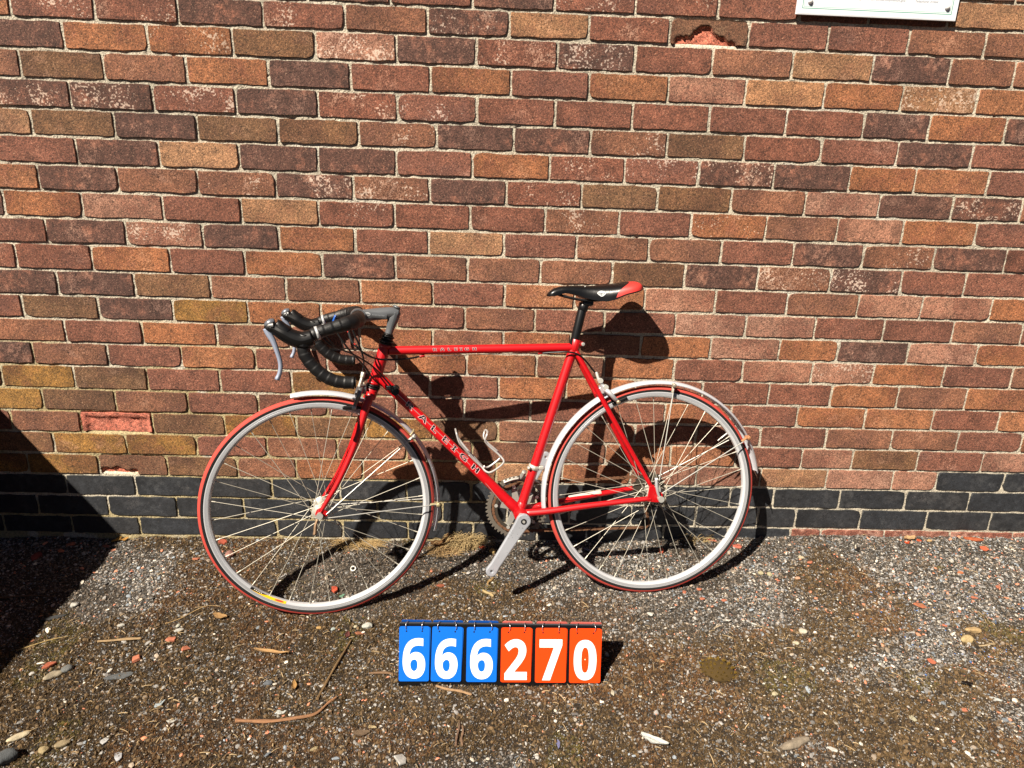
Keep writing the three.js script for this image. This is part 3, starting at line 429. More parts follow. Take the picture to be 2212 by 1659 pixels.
  fAdd('quick_release_lever', sweep([[-0.006, -0.012, 0.058], [-0.012, -0.03, 0.061], [-0.0135, -0.048, 0.063], [-0.0155, -0.056, 0.064]], t => lerp(0.0042, 0.0052, t), { n: 10, rad: 8 }), std([148, 122, 96], 0.6, 0.5));
  rAdd('quick_release', merge([cylZ(0.0045, 0.15, 0, 0, 0, 12), cylZ(0.0095, 0.016, 0.003, -0.002, 0.073, 18, 0.008), cylZ(0.008, 0.012, 0, 0, -0.07)]), steel);
  rAdd('quick_release_lever', sweep([[-0.002, 0.006, 0.071], [-0.009, 0.026, 0.074], [-0.0125, 0.046, 0.075], [-0.0135, 0.064, 0.074]], t => lerp(0.0042, 0.0056, t), { n: 10, rad: 8 }), alloy);
  { // maker's sticker on the front rim: yellow with a black panel and a red oval
    const t = canvasTex(512, 64, (c, w, h) => { c.fillStyle = 'rgb(238,188,20)'; c.fillRect(0, 0, w, h); c.fillStyle = 'rgb(24,22,22)'; c.beginPath(); c.moveTo(0, 0); c.lineTo(250, 0); c.quadraticCurveTo(150, 40, 0, h); c.fill(); c.fillStyle = 'rgb(214,60,48)'; c.beginPath(); c.ellipse(420, 26, 62, 20, 0, 0, 6.3); c.fill(); c.fillStyle = 'rgb(236,226,200)'; c.font = 'italic bold 30px sans-serif'; for (let k = 0; k < 5; k++) c.fillRect(50 + k * 26, 8, 14, 14); });
    const a0 = -2.30, a1 = -1.93, pos = [], uv = [], idx = [];
    for (let k = 0; k <= 24; k++) for (const [j, r, z] of [[0, 0.3057, 0.0104], [1, 0.3033, 0.0096], [2, 0.2992, 0.0064]]) { const a = lerp(a0, a1, k / 24); pos.push(Math.cos(a) * r, Math.sin(a) * r, z + 0.0003); uv.push(k / 24, j / 2); }
    for (let k = 0; k < 24; k++) for (let j = 0; j < 2; j++) { const a = k * 3 + j; idx.push(a, a + 3, a + 1, a + 1, a + 3, a + 4); }
    const g = new THREE.BufferGeometry(); g.setAttribute('position', new THREE.Float32BufferAttribute(pos, 3)); g.setAttribute('uv', new THREE.Float32BufferAttribute(uv, 2)); g.setIndex(idx); g.computeVertexNormals();
    fAdd('rim_sticker', g, new THREE.MeshStandardMaterial({ map: t, roughness: 0.45, side: THREE.DoubleSide }));
  }
  // ---- mudguards: a curved strip with rolled edges, on stays
  function guardGeo(a0, a1, r, taper) {
    const n = 90, m = 12, pos = [], idx = [], two = [];
    for (const o of [0, 0.0014]) for (let i = 0; i <= n; i++) { const t = i / n, a = lerp(a0, a1, t), end = Math.min(t * n / 3.2, 1); for (let j = 0; j <= m; j++) { const u = (j / m - 0.5) * 2, ph = u * 1.12, wd = 0.0205 * (taper ? lerp(0.62, 1, sm(0, 0.03, t)) : 1), rr = r - o - 0.0135 * (1 - Math.cos(ph)) - (Math.abs(u) > 0.86 ? 0.001 : 0); pos.push(Math.cos(a) * rr, Math.sin(a) * rr, wd * Math.sin(ph) / Math.sin(1.12) * (1 - o * 3)); } }
    const w = m + 1, N = (n + 1) * w;
    for (let i = 0; i < n; i++) for (let j = 0; j < m; j++) { const a = i * w + j; idx.push(a, a + 1, a + w, a + 1, a + w + 1, a + w, N + a, N + a + w, N + a + 1, N + a + 1, N + a + w, N + a + w + 1); }
    for (let i = 0; i < n; i++) for (const j of [0, m]) { const a = i * w + j, b = a + w; idx.push(a, b, N + a, b, N + b, N + a); }
    for (const i of [0, n]) for (let j = 0; j < m; j++) { const a = i * w + j; idx.push(a, N + a, a + 1, a + 1, N + a, N + a + 1); }
    const g = new THREE.BufferGeometry(); g.setAttribute('position', new THREE.Float32BufferAttribute(pos, 3)); g.setIndex(idx); g.setAttribute('uv', new THREE.Float32BufferAttribute(pos.flatMap((_, k) => k % 3 === 2 ? [] : pos[k] * 6).slice(0, pos.length / 3 * 2), 2)); g.computeVertexNormals(); return g;
  }
  const guardMat = std([204, 208, 216], 0.28, 0.3, { side: THREE.DoubleSide });
  const polar = (a, r, z) => V(Math.cos(a) * r, Math.sin(a) * r, z);
  function clip(add, a, mat, z = 0.026) { add('stay_clip', merge([rod(polar(a, 0.347, z - 0.004), polar(a, 0.318, z + 0.002), 0.0046, 0.0046, 8), rod(polar(a, 0.341, z - 0.012), polar(a, 0.341, z + 0.007), 0.0052, 0.0052, 10), rod(polar(a, 0.341, z + 0.007), polar(a, 0.341, z + 0.0105), 0.0072, 0.0066, 6)]), mat); }
  const mg1 = part('mudguard', bike), g1 = (n, g, m) => mesh(n, g.applyMatrix4(fMat), m, mg1);
  g1('blade', guardGeo(1.78, -0.26, 0.3495, true), guardMat);
  g1('joint_strap', merge([sweep([polar(0.69, 0.336, 0.0225), polar(0.69, 0.348, 0.016), polar(0.69, 0.3525, 0), polar(0.69, 0.348, -0.016), polar(0.69, 0.336, -0.0225)], 0.0022, { n: 16, rad: 6 })]), zinc);
  clip(g1, -0.005, zinc); clip(g1, 0.66, dull, 0.022);
  g1('stay', merge([rod(V(0.02, -0.012, 0.055), polar(-0.005, 0.338, 0.028), 0.0016), rod(V(0.02, -0.012, -0.055), polar(-0.005, 0.338, -0.028), 0.0016), rod(V(0.018, 0.0, 0.056), polar(0.66, 0.33, 0.025), 0.0015)]), steel);
  const mg2 = part('mudguard', bike), g2 = (n, g, m) => mesh(n, g.applyMatrix4(rMat), m, mg2);
  g2('blade', guardGeo(3.30, 0.16, 0.351, false), guardMat);
  clip(g2, 0.53, std([170, 120, 84], 0.7, 0.3), 0.027); clip(g2, 1.435, std([150, 142, 128], 0.6, 0.4), 0.024);
  g2('stay', merge([rod(V(0.01, 0.012, 0.063), polar(0.52, 0.331, 0.03), 0.0017), rod(V(0.01, 0.012, -0.063), polar(0.52, 0.331, -0.03), 0.0017), rod(V(-0.002, 0.03, 0.062), polar(1.43, 0.331, 0.027), 0.0016)]), steel);
  // ---- brakes
  const fb = part('brake_caliper', bike);
  fm('arm', merge([
    sweep([[-0.876, 0.662, 0.004], [-0.884, 0.668, 0.026], [-0.890, 0.655, 0.038], [-0.897, 0.635, 0.036], [-0.903, 0.618, 0.028]], t => lerp(0.0085, 0.0058, t), { n: 20, rad: 10 }),
    sweep([[-0.878, 0.66, -0.002], [-0.886, 0.666, -0.028], [-0.894, 0.65, -0.036], [-0.903, 0.618, -0.028]], t => lerp(0.0082, 0.0058, t), { n: 20, rad: 10 }),
    box(0.026, 0.024, 0.034, -0.880, 0.664, 0.008, 0.006), cylZ(0.006, 0.01, 0, 0, 0).rotateY(Math.PI / 2).translate(-0.896, 0.652, 0.03)]), std([122, 122, 124], 0.38, 0.7), fb);
  fm('brake_pad', merge([box(0.046, 0.012, 0.009, -0.914, 0.6125, 0.0165, 0.004), box(0.046, 0.012, 0.009, -0.914, 0.6125, -0.0165, 0.004)]), black, fb);
  fm('pad_bolt', merge([rod(V(-0.905, 0.615, 0.02), V(-0.905, 0.615, 0.036), 0.0048), rod(V(-0.905, 0.615, 0.034), V(-0.905, 0.615, 0.037), 0.0068, 0.0068, 6)]), steel, fb);
  fm('cable_adjuster', merge([rod(V(-0.889, 0.676, 0.03), V(-0.880, 0.704, 0.028), 0.0048, 0.0042), rod(V(-0.880, 0.702, 0.028), V(-0.877, 0.716, 0.027), 0.0066, 0.006)]), std([206, 202, 190], 0.5, 0.3), fb);
  const rb = part('brake_caliper', bike);
  mesh('arm', merge([
    sweep([[-0.174, 0.653, 0.004], [-0.168, 0.66, 0.026], [-0.156, 0.65, 0.04], [-0.142, 0.635, 0.038], [-0.129, 0.624, 0.028]], t => lerp(0.0085, 0.0058, t), { n: 20, rad: 10 }),
    sweep([[-0.174, 0.653, -0.002], [-0.166, 0.658, -0.028], [-0.152, 0.648, -0.038], [-0.129, 0.624, -0.028]], t => lerp(0.0085, 0.0058, t), { n: 20, rad: 10 }),
    sweep([[-0.172, 0.648, 0.02], [-0.176, 0.67, 0.026], [-0.186, 0.687, 0.026]], t => lerp(0.0078, 0.005, t), { n: 12, rad: 10 }), box(0.02, 0.024, 0.03, -0.176, 0.655, 0.004, 0.006)]), alloy, rb);
  mesh('brake_pad', merge([box(0.05, 0.012, 0.009, 0, 0, 0.0165, 0.004), box(0.05, 0.012, 0.009, 0, 0, -0.0165, 0.004)]).rotateZ(0.38).translate(-0.118, 0.6225, 0), black, rb);
  mesh('pad_bolt', merge([rod(V(-0.128, 0.622, 0.02), V(-0.128, 0.622, 0.037), 0.0048), rod(V(-0.128, 0.622, 0.034), V(-0.128, 0.622, 0.0385), 0.0068, 0.0068, 6)]), std([170, 150, 126], 0.5, 0.6), rb);
  mesh('cable_adjuster', merge([rod(V(-0.1855, 0.680, 0.027), V(-0.195, 0.712, 0.022), 0.0046, 0.0046), cylZ(0.0078, 0.016, -0.184, 0.687, 0.026), cylZ(0.0076, 0.016, -0.168, 0.668, 0.03)]), std([212, 210, 202], 0.42, 0.45), rb);
  // ---- cables
  const cable = (pts, r = 0.0024, m = black) => mesh('cable', sweep(pts, r, { n: 48, rad: 8 }), m, bike);
  cable([[-0.965, 0.835, 0.205], [-0.94, 0.806, 0.19], [-0.892, 0.776, 0.13], [-0.845, 0.737, 0.075], [-0.812, 0.695, 0.04], [-0.790, 0.664, 0.024]]);
  cable([[-0.945, 0.845, 0.1], [-0.905, 0.79, 0.12], [-0.872, 0.744, 0.08], [-0.84, 0.69, 0.035], [-0.806, 0.662, -0.02], [-0.790, 0.662, -0.022]], 0.0024);
  const striped = new THREE.MeshStandardMaterial({ roughness: 0.6, map: canvasTex(64, 256, (c) => { c.fillStyle = 'rgb(22,22,24)'; c.fillRect(0, 0, 64, 256); c.fillStyle = 'rgb(196,44,36)'; for (let k = 0; k < 16; k++) if (k % 2 === 0) c.fillRect((k * 23) % 64, k * 16, 26, 9); }) }); striped.map.wrapS = striped.map.wrapT = THREE.RepeatWrapping; striped.map.repeat.set(1, 6);
  cable([[-0.914, 0.846, 0.06], [-0.906, 0.826, 0.075], [-0.898, 0.806, 0.085], [-0.884, 0.79, 0.085]], 0.0034, striped);
  cable([[-0.884, 0.79, 0.085], [-0.872, 0.778, 0.08], [-0.85, 0.762, 0.062], [-0.825, 0.752, 0.034], [-0.79, 0.75, 0.022], [-0.745, 0.752, 0.01], [-0.712, 0.7575, 0.0]], 0.0028);
  cable([[-0.905, 0.85, 0.05], [-0.893, 0.825, 0.07], [-0.878, 0.79, 0.075], [-0.870, 0.752, 0.06], [-0.876, 0.715, 0.03]], 0.0026);
  cable([[-0.965, 0.84, 0.17], [-0.935, 0.80, 0.15], [-0.918, 0.785, 0.11], [-0.926, 0.805, 0.08], [-0.94, 0.83, 0.05]], 0.0015);
  mesh('cable_stop', rod(V(-0.716, 0.757, 0), V(-0.702, 0.759, 0), 0.0048, 0.0042), red, frame); mesh('cable_stop', rod(V(-0.369, 0.766, 0), V(-0.355, 0.768, 0), 0.0048, 0.0042), red, frame);
  cable([[-0.71, 0.7575, 0.001], [-0.54, 0.762, 0.001], [-0.36, 0.7665, 0.001]], 0.0009, steel);
  cable([[-0.356, 0.7665, 0.001], [-0.32, 0.770, 0.012], [-0.285, 0.772, 0.0225], [-0.255, 0.766, 0.024], [-0.228, 0.745, 0.021], [-0.207, 0.72, 0.02], [-0.196, 0.708, 0.021]], 0.0026);
  cable([[-0.785, 0.655, 0.02], [-0.6, 0.468, 0.015], [-0.432, 0.262, 0.008]], 0.0008, steel);
  cable([[-0.03, 0.26, -0.06], [0.012, 0.262, -0.07], [0.03, 0.285, -0.07], [0.01, 0.315, -0.068]], 0.0024);
  mesh('shifter_boss', merge([cylZ(0.012, 0.012, -0.787, 0.659, 0.02, 20), cylZ(0.006, 0.006, -0.787, 0.659, 0.028), box(0.03, 0.014, 0.008, -0.797, 0.668, 0.018, 0.004)]), black, bike); mesh('shifter_boss', cylZ(0.012, 0.012, -0.787, 0.659, -0.02, 20), black, bike);
  // ---- saddle and seat post
  mesh('seat_post', merge([rod(V(-0.262, 0.79, 0), V(-0.2365, 0.903, 0), 0.0133, 0.0133, 22), rod(V(-0.2375, 0.893, 0), V(-0.232, 0.914, 0), 0.0146, 0.0152, 22), box(0.036, 0.02, 0.034, -0.224, 0.916, 0, 0.008)]), std([13, 14, 16], 0.35), bike);
  {
    const sd = part('saddle', bike);
    const tab = (x, t) => { for (let i = 0; i < t.length - 1; i++) if (x <= t[i + 1][0]) { const f = clamp((x - t[i][0]) / (t[i + 1][0] - t[i][0])), p = t[Math.max(0, i - 1)][1], a = t[i][1], b = t[i + 1][1], n = t[Math.min(t.length - 1, i + 2)][1]; return 0.5 * (2 * a + (b - p) * f + (2 * p - 5 * a + 4 * b - n) * f * f + (3 * a - p - 3 * b + n) * f * f * f); } return t[t.length - 1][1]; };
    const top = [[-0.344, 0.941], [-0.337, 0.949], [-0.325, 0.957], [-0.306, 0.963], [-0.263, 0.966], [-0.217, 0.966], [-0.162, 0.971], [-0.122, 0.977], [-0.09, 0.980], [-0.074, 0.976], [-0.064, 0.965]];
    const wid = [[-0.344, 0.009], [-0.337, 0.0165], [-0.325, 0.0195], [-0.28, 0.0225], [-0.24, 0.028], [-0.2, 0.04], [-0.16, 0.0555], [-0.12, 0.067], [-0.095, 0.0685], [-0.078, 0.060], [-0.064, 0.036]];
    const low = [[-0.344, 0.934], [-0.316, 0.937], [-0.293, 0.944], [-0.26, 0.939], [-0.236, 0.930], [-0.205, 0.924], [-0.175, 0.922], [-0.15, 0.929], [-0.125, 0.940], [-0.1, 0.947], [-0.08, 0.953], [-0.064, 0.958]];
    const S = (x, u, out = 0) => { // u -1..1 across, over the top
      const w = tab(x, wid) + out, t = tab(x, top) + out, l = tab(x, low), a = u * Math.PI / 2, c = Math.pow(Math.abs(Math.cos(a)), 0.62), s = Math.sign(u) * Math.pow(Math.abs(Math.sin(a)), 0.8);
      return V(x, l + (t - l) * c, w * s); };
    const grid = (f, n, m, close) => { const pos = [], idx = [], uv = []; for (let i = 0; i <= n; i++) for (let j = 0; j <= m; j++) { const p = f(i / n, j / m); pos.push(p.x, p.y, p.z); uv.push(i / n * 0.4, j / m * 0.2); } for (let i = 0; i < n; i++) for (let j = 0; j < m; j++) { const a = i * (m + 1) + j; idx.push(a, a + 1, a + m + 1, a + 1, a + m + 2, a + m + 1); } const g = new THREE.BufferGeometry(); g.setAttribute('position', new THREE.Float32BufferAttribute(pos, 3)); g.setAttribute('uv', new THREE.Float32BufferAttribute(uv, 2)); g.setIndex(idx); g.computeVertexNormals(); return g; };
    const X0 = -0.344, X1 = -0.064, leather = std([9, 9, 11], 0.3, 0, { ...dbl, bumpMap: brickBump, bumpScale: 0.0003 });
    mesh('cover', merge([grid((a, b) => S(lerp(X0, X1, a), b * 2 - 1), 60, 36), grid((a, b) => { const x = lerp(X0, X1, a), u = b * 2 - 1, p = S(x, Math.sign(u) || 1), w = tab(x, wid); return V(x, tab(x, low) - 0.0005 + 0.006 * (1 - u * u), w * u); }, 60, 10), grid((a, b) => V(X1 + 0.0, lerp(tab(X1, low), tab(X1, top), b * Math.cos((a - 0.5) * 2.9)), (a - 0.5) * 2 * tab(X1, wid)), 12, 4)]), leather, sd);
    const redP = std([190, 52, 46], 0.5, 0, dbl);
    for (const s of [1, -1]) mesh('rear_panel', grid((a, b) => { const u = lerp(0.16, 0.985, b), xs = lerp(-0.112, -0.153, sm(0, 0.9, b)) + 0.012 * Math.sin(b * 3.1), x = lerp(xs, -0.0655, a); return S(x, s * u, 0.0009); }, 16, 14), redP, sd);
    { // grey printed emblem: rounded diamond with a flower-like mark
      const t = canvasTex(128, 128, (c) => { c.fillStyle = 'rgb(196,200,202)'; c.fillRect(0, 0, 128, 128); c.strokeStyle = 'rgb(30,31,33)'; c.lineWidth = 7; c.beginPath(); for (let k = 0; k < 5; k++) { const a = -Math.PI / 2 + (k - 2) * 0.62; c.moveTo(64, 92); c.quadraticCurveTo(64 + Math.cos(a) * 30 - 8, 64 + Math.sin(a) * 20, 64 + Math.cos(a) * 44, 80 + Math.sin(a) * 44); } c.stroke(); c.beginPath(); c.moveTo(64, 14); c.lineTo(112, 64); c.lineTo(64, 114); c.lineTo(16, 64); c.closePath(); c.stroke(); });
      const g = grid((a, b) => { const r = Math.sqrt(a) * 1, th = b * Math.PI * 2, d = 1 / Math.pow(Math.pow(Math.abs(Math.cos(th)), 1.35) + Math.pow(Math.abs(Math.sin(th)), 1.35), 1 / 1.35); return S(-0.192 + 0.0122 * r * d * Math.cos(th), 0.80 - 0.125 * r * d * Math.sin(th), 0.0007); }, 6, 32);
      const p = g.attributes.uv; for (let i = 0; i <= 6; i++) for (let j = 0; j <= 32; j++) { const r = Math.sqrt(i / 6), th = j / 32 * Math.PI * 2, d = 1 / Math.pow(Math.pow(Math.abs(Math.cos(th)), 1.35) + Math.pow(Math.abs(Math.sin(th)), 1.35), 1 / 1.35); p.setXY(i * 33 + j, 0.5 + 0.5 * r * d * Math.cos(th), 0.5 + 0.5 * r * d * Math.sin(th)); }
      mesh('emblem', g, new THREE.MeshStandardMaterial({ map: t, roughness: 0.5, side: THREE.DoubleSide }), sd);
    }
    mesh('stud', new THREE.SphereGeometry(0.0024, 10, 8).translate(...S(-0.235, 0.3, 0.0005).toArray()), steel, sd);
    mesh('rail', merge([-1, 1].map(s => sweep([[-0.325, 0.943, 0.008 * s], [-0.285, 0.932, 0.016 * s], [-0.24, 0.924, 0.021 * s], [-0.19, 0.924, 0.022 * s], [-0.14, 0.934, 0.03 * s], [-0.1, 0.952, 0.036 * s]], 0.0035, { n: 24, rad: 8 }))), std([40, 41, 43], 0.4, 0.5), sd);
  }
  // ---- drive: cranks, rings, chain, sprockets, changers
  function crank(z, flip) {
    const L = 0.1765, n = 14, pts = [];
    for (let k = 0; k <= n; k++) { const a = Math.PI / 2 + k / n * Math.PI; pts.push([0.0185 * Math.cos(a), 0.0185 * Math.sin(a)]); }
    for (let k = 0; k <= 6; k++) pts.push([lerp(0.016, L - 0.02, k / 6), -lerp(0.0165, 0.0112, Math.pow(k / 6, 0.7))]);
    for (let k = 0; k <= n; k++) { const a = -Math.PI / 2 + k / n * Math.PI; pts.push([L + 0.0135 * Math.cos(a), 0.0135 * Math.sin(a)]); }
    for (let k = 6; k >= 0; k--) pts.push([lerp(0.016, L - 0.02, k / 6), lerp(0.0165, 0.0112, Math.pow(k / 6, 0.7))]);
    const a = Math.atan2(-0.150, -0.093) + (flip ? Math.PI : 0), at = g => g.rotateZ(a).translate(BB.x, BB.y, z);
    const c = part('crank', bike);
    mesh('arm', at(plate(pts, 0.0135, 0.0035, [[L, 0, 0.0064]])), std([206, 211, 220], 0.26, 0.45, { map: dust }), c);
    mesh('pedal_thread', at(new THREE.TorusGeometry(0.0066, 0.0012, 8, 20).translate(L, 0, flip ? -0.006 : 0.0055)), std([150, 132, 100], 0.5, 0.7), c);
    mesh('axle_bolt', at(merge([cylZ(0.0086, 0.003, 0, 0, flip ? -0.0075 : 0.0065, 24), new THREE.TorusGeometry(0.0062, 0.0014, 8, 24).translate(0, 0, flip ? -0.009 : 0.0082)])), std([38, 38, 40], 0.4, 0.5), c);
    mesh('axle_bolt_head', at(cylZ(0.0044, 0.004, 0, 0, flip ? -0.0085 : 0.0075, 6)), steel, c);
  }
  crank(0.080, false); crank(-0.082, true);
  mesh('axle', cylZ(0.0085, 0.16, BB.x, BB.y, 0), steel, bike);
  function ringGeo(teeth, pitchR, inner, depth) { const pts = []; for (let k = 0; k < teeth; k++) for (const [o, r] of [[-0.32, -0.0032], [-0.12, 0.0030], [0.12, 0.0030], [0.32, -0.0032]]) { const a = (k + o) / teeth * 2 * Math.PI; pts.push([(pitchR + r) * Math.cos(a), (pitchR + r) * Math.sin(a)]); } return plate(pts, depth, 0.0004, [[0, 0, inner]]); }
  const rings = part('chainset', bike);
  mesh('outer_ring', ringGeo(48, 0.0965, 0.083, 0.0035).translate(BB.x, BB.y, -0.0475), std([128, 122, 112], 0.5, 0.6), rings);
  mesh('inner_ring', ringGeo(38, 0.077, 0.064, 0.0035).translate(BB.x, BB.y, -0.0405), grimy, rings);
  mesh('spider', merge([...Array(5).keys()].map(k => plate([[0.008, -0.011], [0.062, -0.007], [0.086, -0.006], [0.086, 0.006], [0.062, 0.007], [0.008, 0.011]], 0.006, 0.001).rotateZ(k * 1.2566 + 0.5)).concat([cylZ(0.02, 0.008, 0, 0, 0, 24)])).translate(BB.x, BB.y, -0.0515), dull, rings);
  for (let k = 0; k < 5; k++) mesh('ring_bolt', cylZ(0.0055, 0.014, BB.x + 0.0685 * Math.cos(k * 1.2566 + 0.5), BB.y + 0.0685 * Math.sin(k * 1.2566 + 0.5), -0.044, 12), steel, rings);
  { // chain: one link after another along its run
    const A = [], pushArc = (cx, cy, r, a0, a1, n) => { for (let k = 0; k <= n; k++) { const a = lerp(a0, a1, k / n); A.push([cx + r * Math.cos(a), cy + r * Math.sin(a)]); } };
    pushArc(BB.x, BB.y, 0.077, 1.70, 4.6, 40); pushArc(-0.004, 0.215, 0.016, -1.5, 0.6, 8); pushArc(0.014, 0.268, 0.017, 3.6, 2.2, 6); pushArc(0, 0.333, 0.036, -1.1, 1.72, 16); A.push(A[0]);
    const pts = A.map(p => V(p[0], p[1], p[0] > -0.1 ? -0.043 : -0.0405)), c = new THREE.CurvePath(); for (let i = 0; i < pts.length - 1; i++) c.add(new THREE.LineCurve3(pts[i], pts[i + 1]));
    const L = c.getLength(), n = Math.round(L / 0.0127), gs = [];
    for (let i = 0; i < n; i++) { const p = c.getPointAt(i / n), q2 = c.getPointAt(((i + 1) % n) / n), a = Math.atan2(q2.y - p.y, q2.x - p.x), wide = i % 2, g = plate([[-0.0085, -0.0035], [-0.004, -0.0042], [0, -0.0028], [0.004, -0.0042], [0.0085, -0.0035], [0.0085, 0.0035], [0.004, 0.0042], [0, 0.0028], [-0.004, 0.0042], [-0.0085, 0.0035]], wide ? 0.0068 : 0.0046, 0); gs.push(g.rotateZ(a).translate((p.x + q2.x) / 2, (p.y + q2.y) / 2, p.z)); }
    mesh('chain', merge(gs), rust, bike);
  }
  const cas = part('sprockets', bike);
  for (let k = 0; k < 7; k++) mesh('sprocket', ringGeo(13 + k * 2, 0.027 + k * 0.0042, 0.017, 0.0022).translate(0, 0.333, -0.052 + k * 0.0045), grimy, cas);
  const rd = part('rear_derailleur', bike);
  mesh('body', merge([sweep([[0.006, 0.322, -0.062], [0.022, 0.3, -0.066], [0.018, 0.27, -0.062]], 0.0085, { n: 12, rad: 10 }), sweep([[0.016, 0.272, -0.05], [0.006, 0.24, -0.05], [-0.008, 0.206, -0.05]], 0.0055, { n: 10, rad: 8 })]), std([62, 60, 58], 0.5, 0.5), rd);
  mesh('pulley', merge([ringGeo(11, 0.0175, 0.004, 0.004).translate(0.014, 0.268, -0.043), ringGeo(11, 0.0165, 0.004, 0.004).translate(-0.004, 0.215, -0.043)]), black, rd);
  const fd = part('front_derailleur', bike);
  mesh('clamp', merge([rod(V(-0.3765, 0.4125, 0), V(-0.3725, 0.4255, 0), 0.0172, 0.0172, 24), box(0.016, 0.013, 0.012, -0.354, 0.418, 0.006, 0.004), rod(V(-0.392, 0.42, 0.006), V(-0.392, 0.42, 0.019), 0.0055, 0.0055, 10)]), std([196, 192, 182], 0.5, 0.5), fd);
  mesh('cage', merge([sweep([[-0.462, 0.362, -0.036], [-0.43, 0.372, -0.036], [-0.39, 0.374, -0.036], [-0.345, 0.358, -0.036]], 0.0042, { n: 16, rad: 8 }), sweep([[-0.462, 0.362, -0.05], [-0.43, 0.372, -0.05], [-0.39, 0.374, -0.05], [-0.345, 0.358, -0.05]], 0.0042, { n: 16, rad: 8 }), sweep([[-0.40, 0.40, -0.02], [-0.405, 0.385, -0.03], [-0.41, 0.376, -0.036]], 0.0075, { n: 8, rad: 10 })]), dull, fd);
  // ---- bottle cage of bent aluminium rod on the down tube
  const cage = [[-0.611, 0.534, 0.03], [-0.603, 0.508, 0.03], [-0.584, 0.482, 0.022], [-0.56, 0.455, 0.014], [-0.535, 0.427, 0.012], [-0.524, 0.416, 0.022], [-0.512, 0.414, 0.03], [-0.474, 0.441, 0.034], [-0.471, 0.449, 0.032], [-0.484, 0.465, 0.024], [-0.518, 0.496, 0.022], [-0.526, 0.510, 0.026], [-0.522, 0.528, 0.03], [-0.519, 0.532, 0.016], [-0.518, 0.532, -0.016]];
  const bc = part('bottle_cage', bike);
  mesh('rod', merge([sweep(cage, 0.0029, { n: 120, rad: 9 }), sweep(cage.map(p => [p[0], p[1], -p[2]]), 0.0029, { n: 120, rad: 9 }), rod(V(-0.611, 0.534, 0.03), V(-0.611, 0.534, -0.03), 0.0029)]), std([206, 206, 204], 0.35, 0.45), bc);
  mesh('mount', merge([box(0.05, 0.004, 0.014, 0, 0, 0, 0.001).rotateZ(-0.79).translate(-0.555, 0.444, 0), rod(V(-0.576, 0.467, 0), V(-0.571, 0.473, 0), 0.0042), rod(V(-0.529, 0.42, 0), V(-0.524, 0.426, 0), 0.0042)]), std([200, 198, 192], 0.4, 0.6), bc);
}
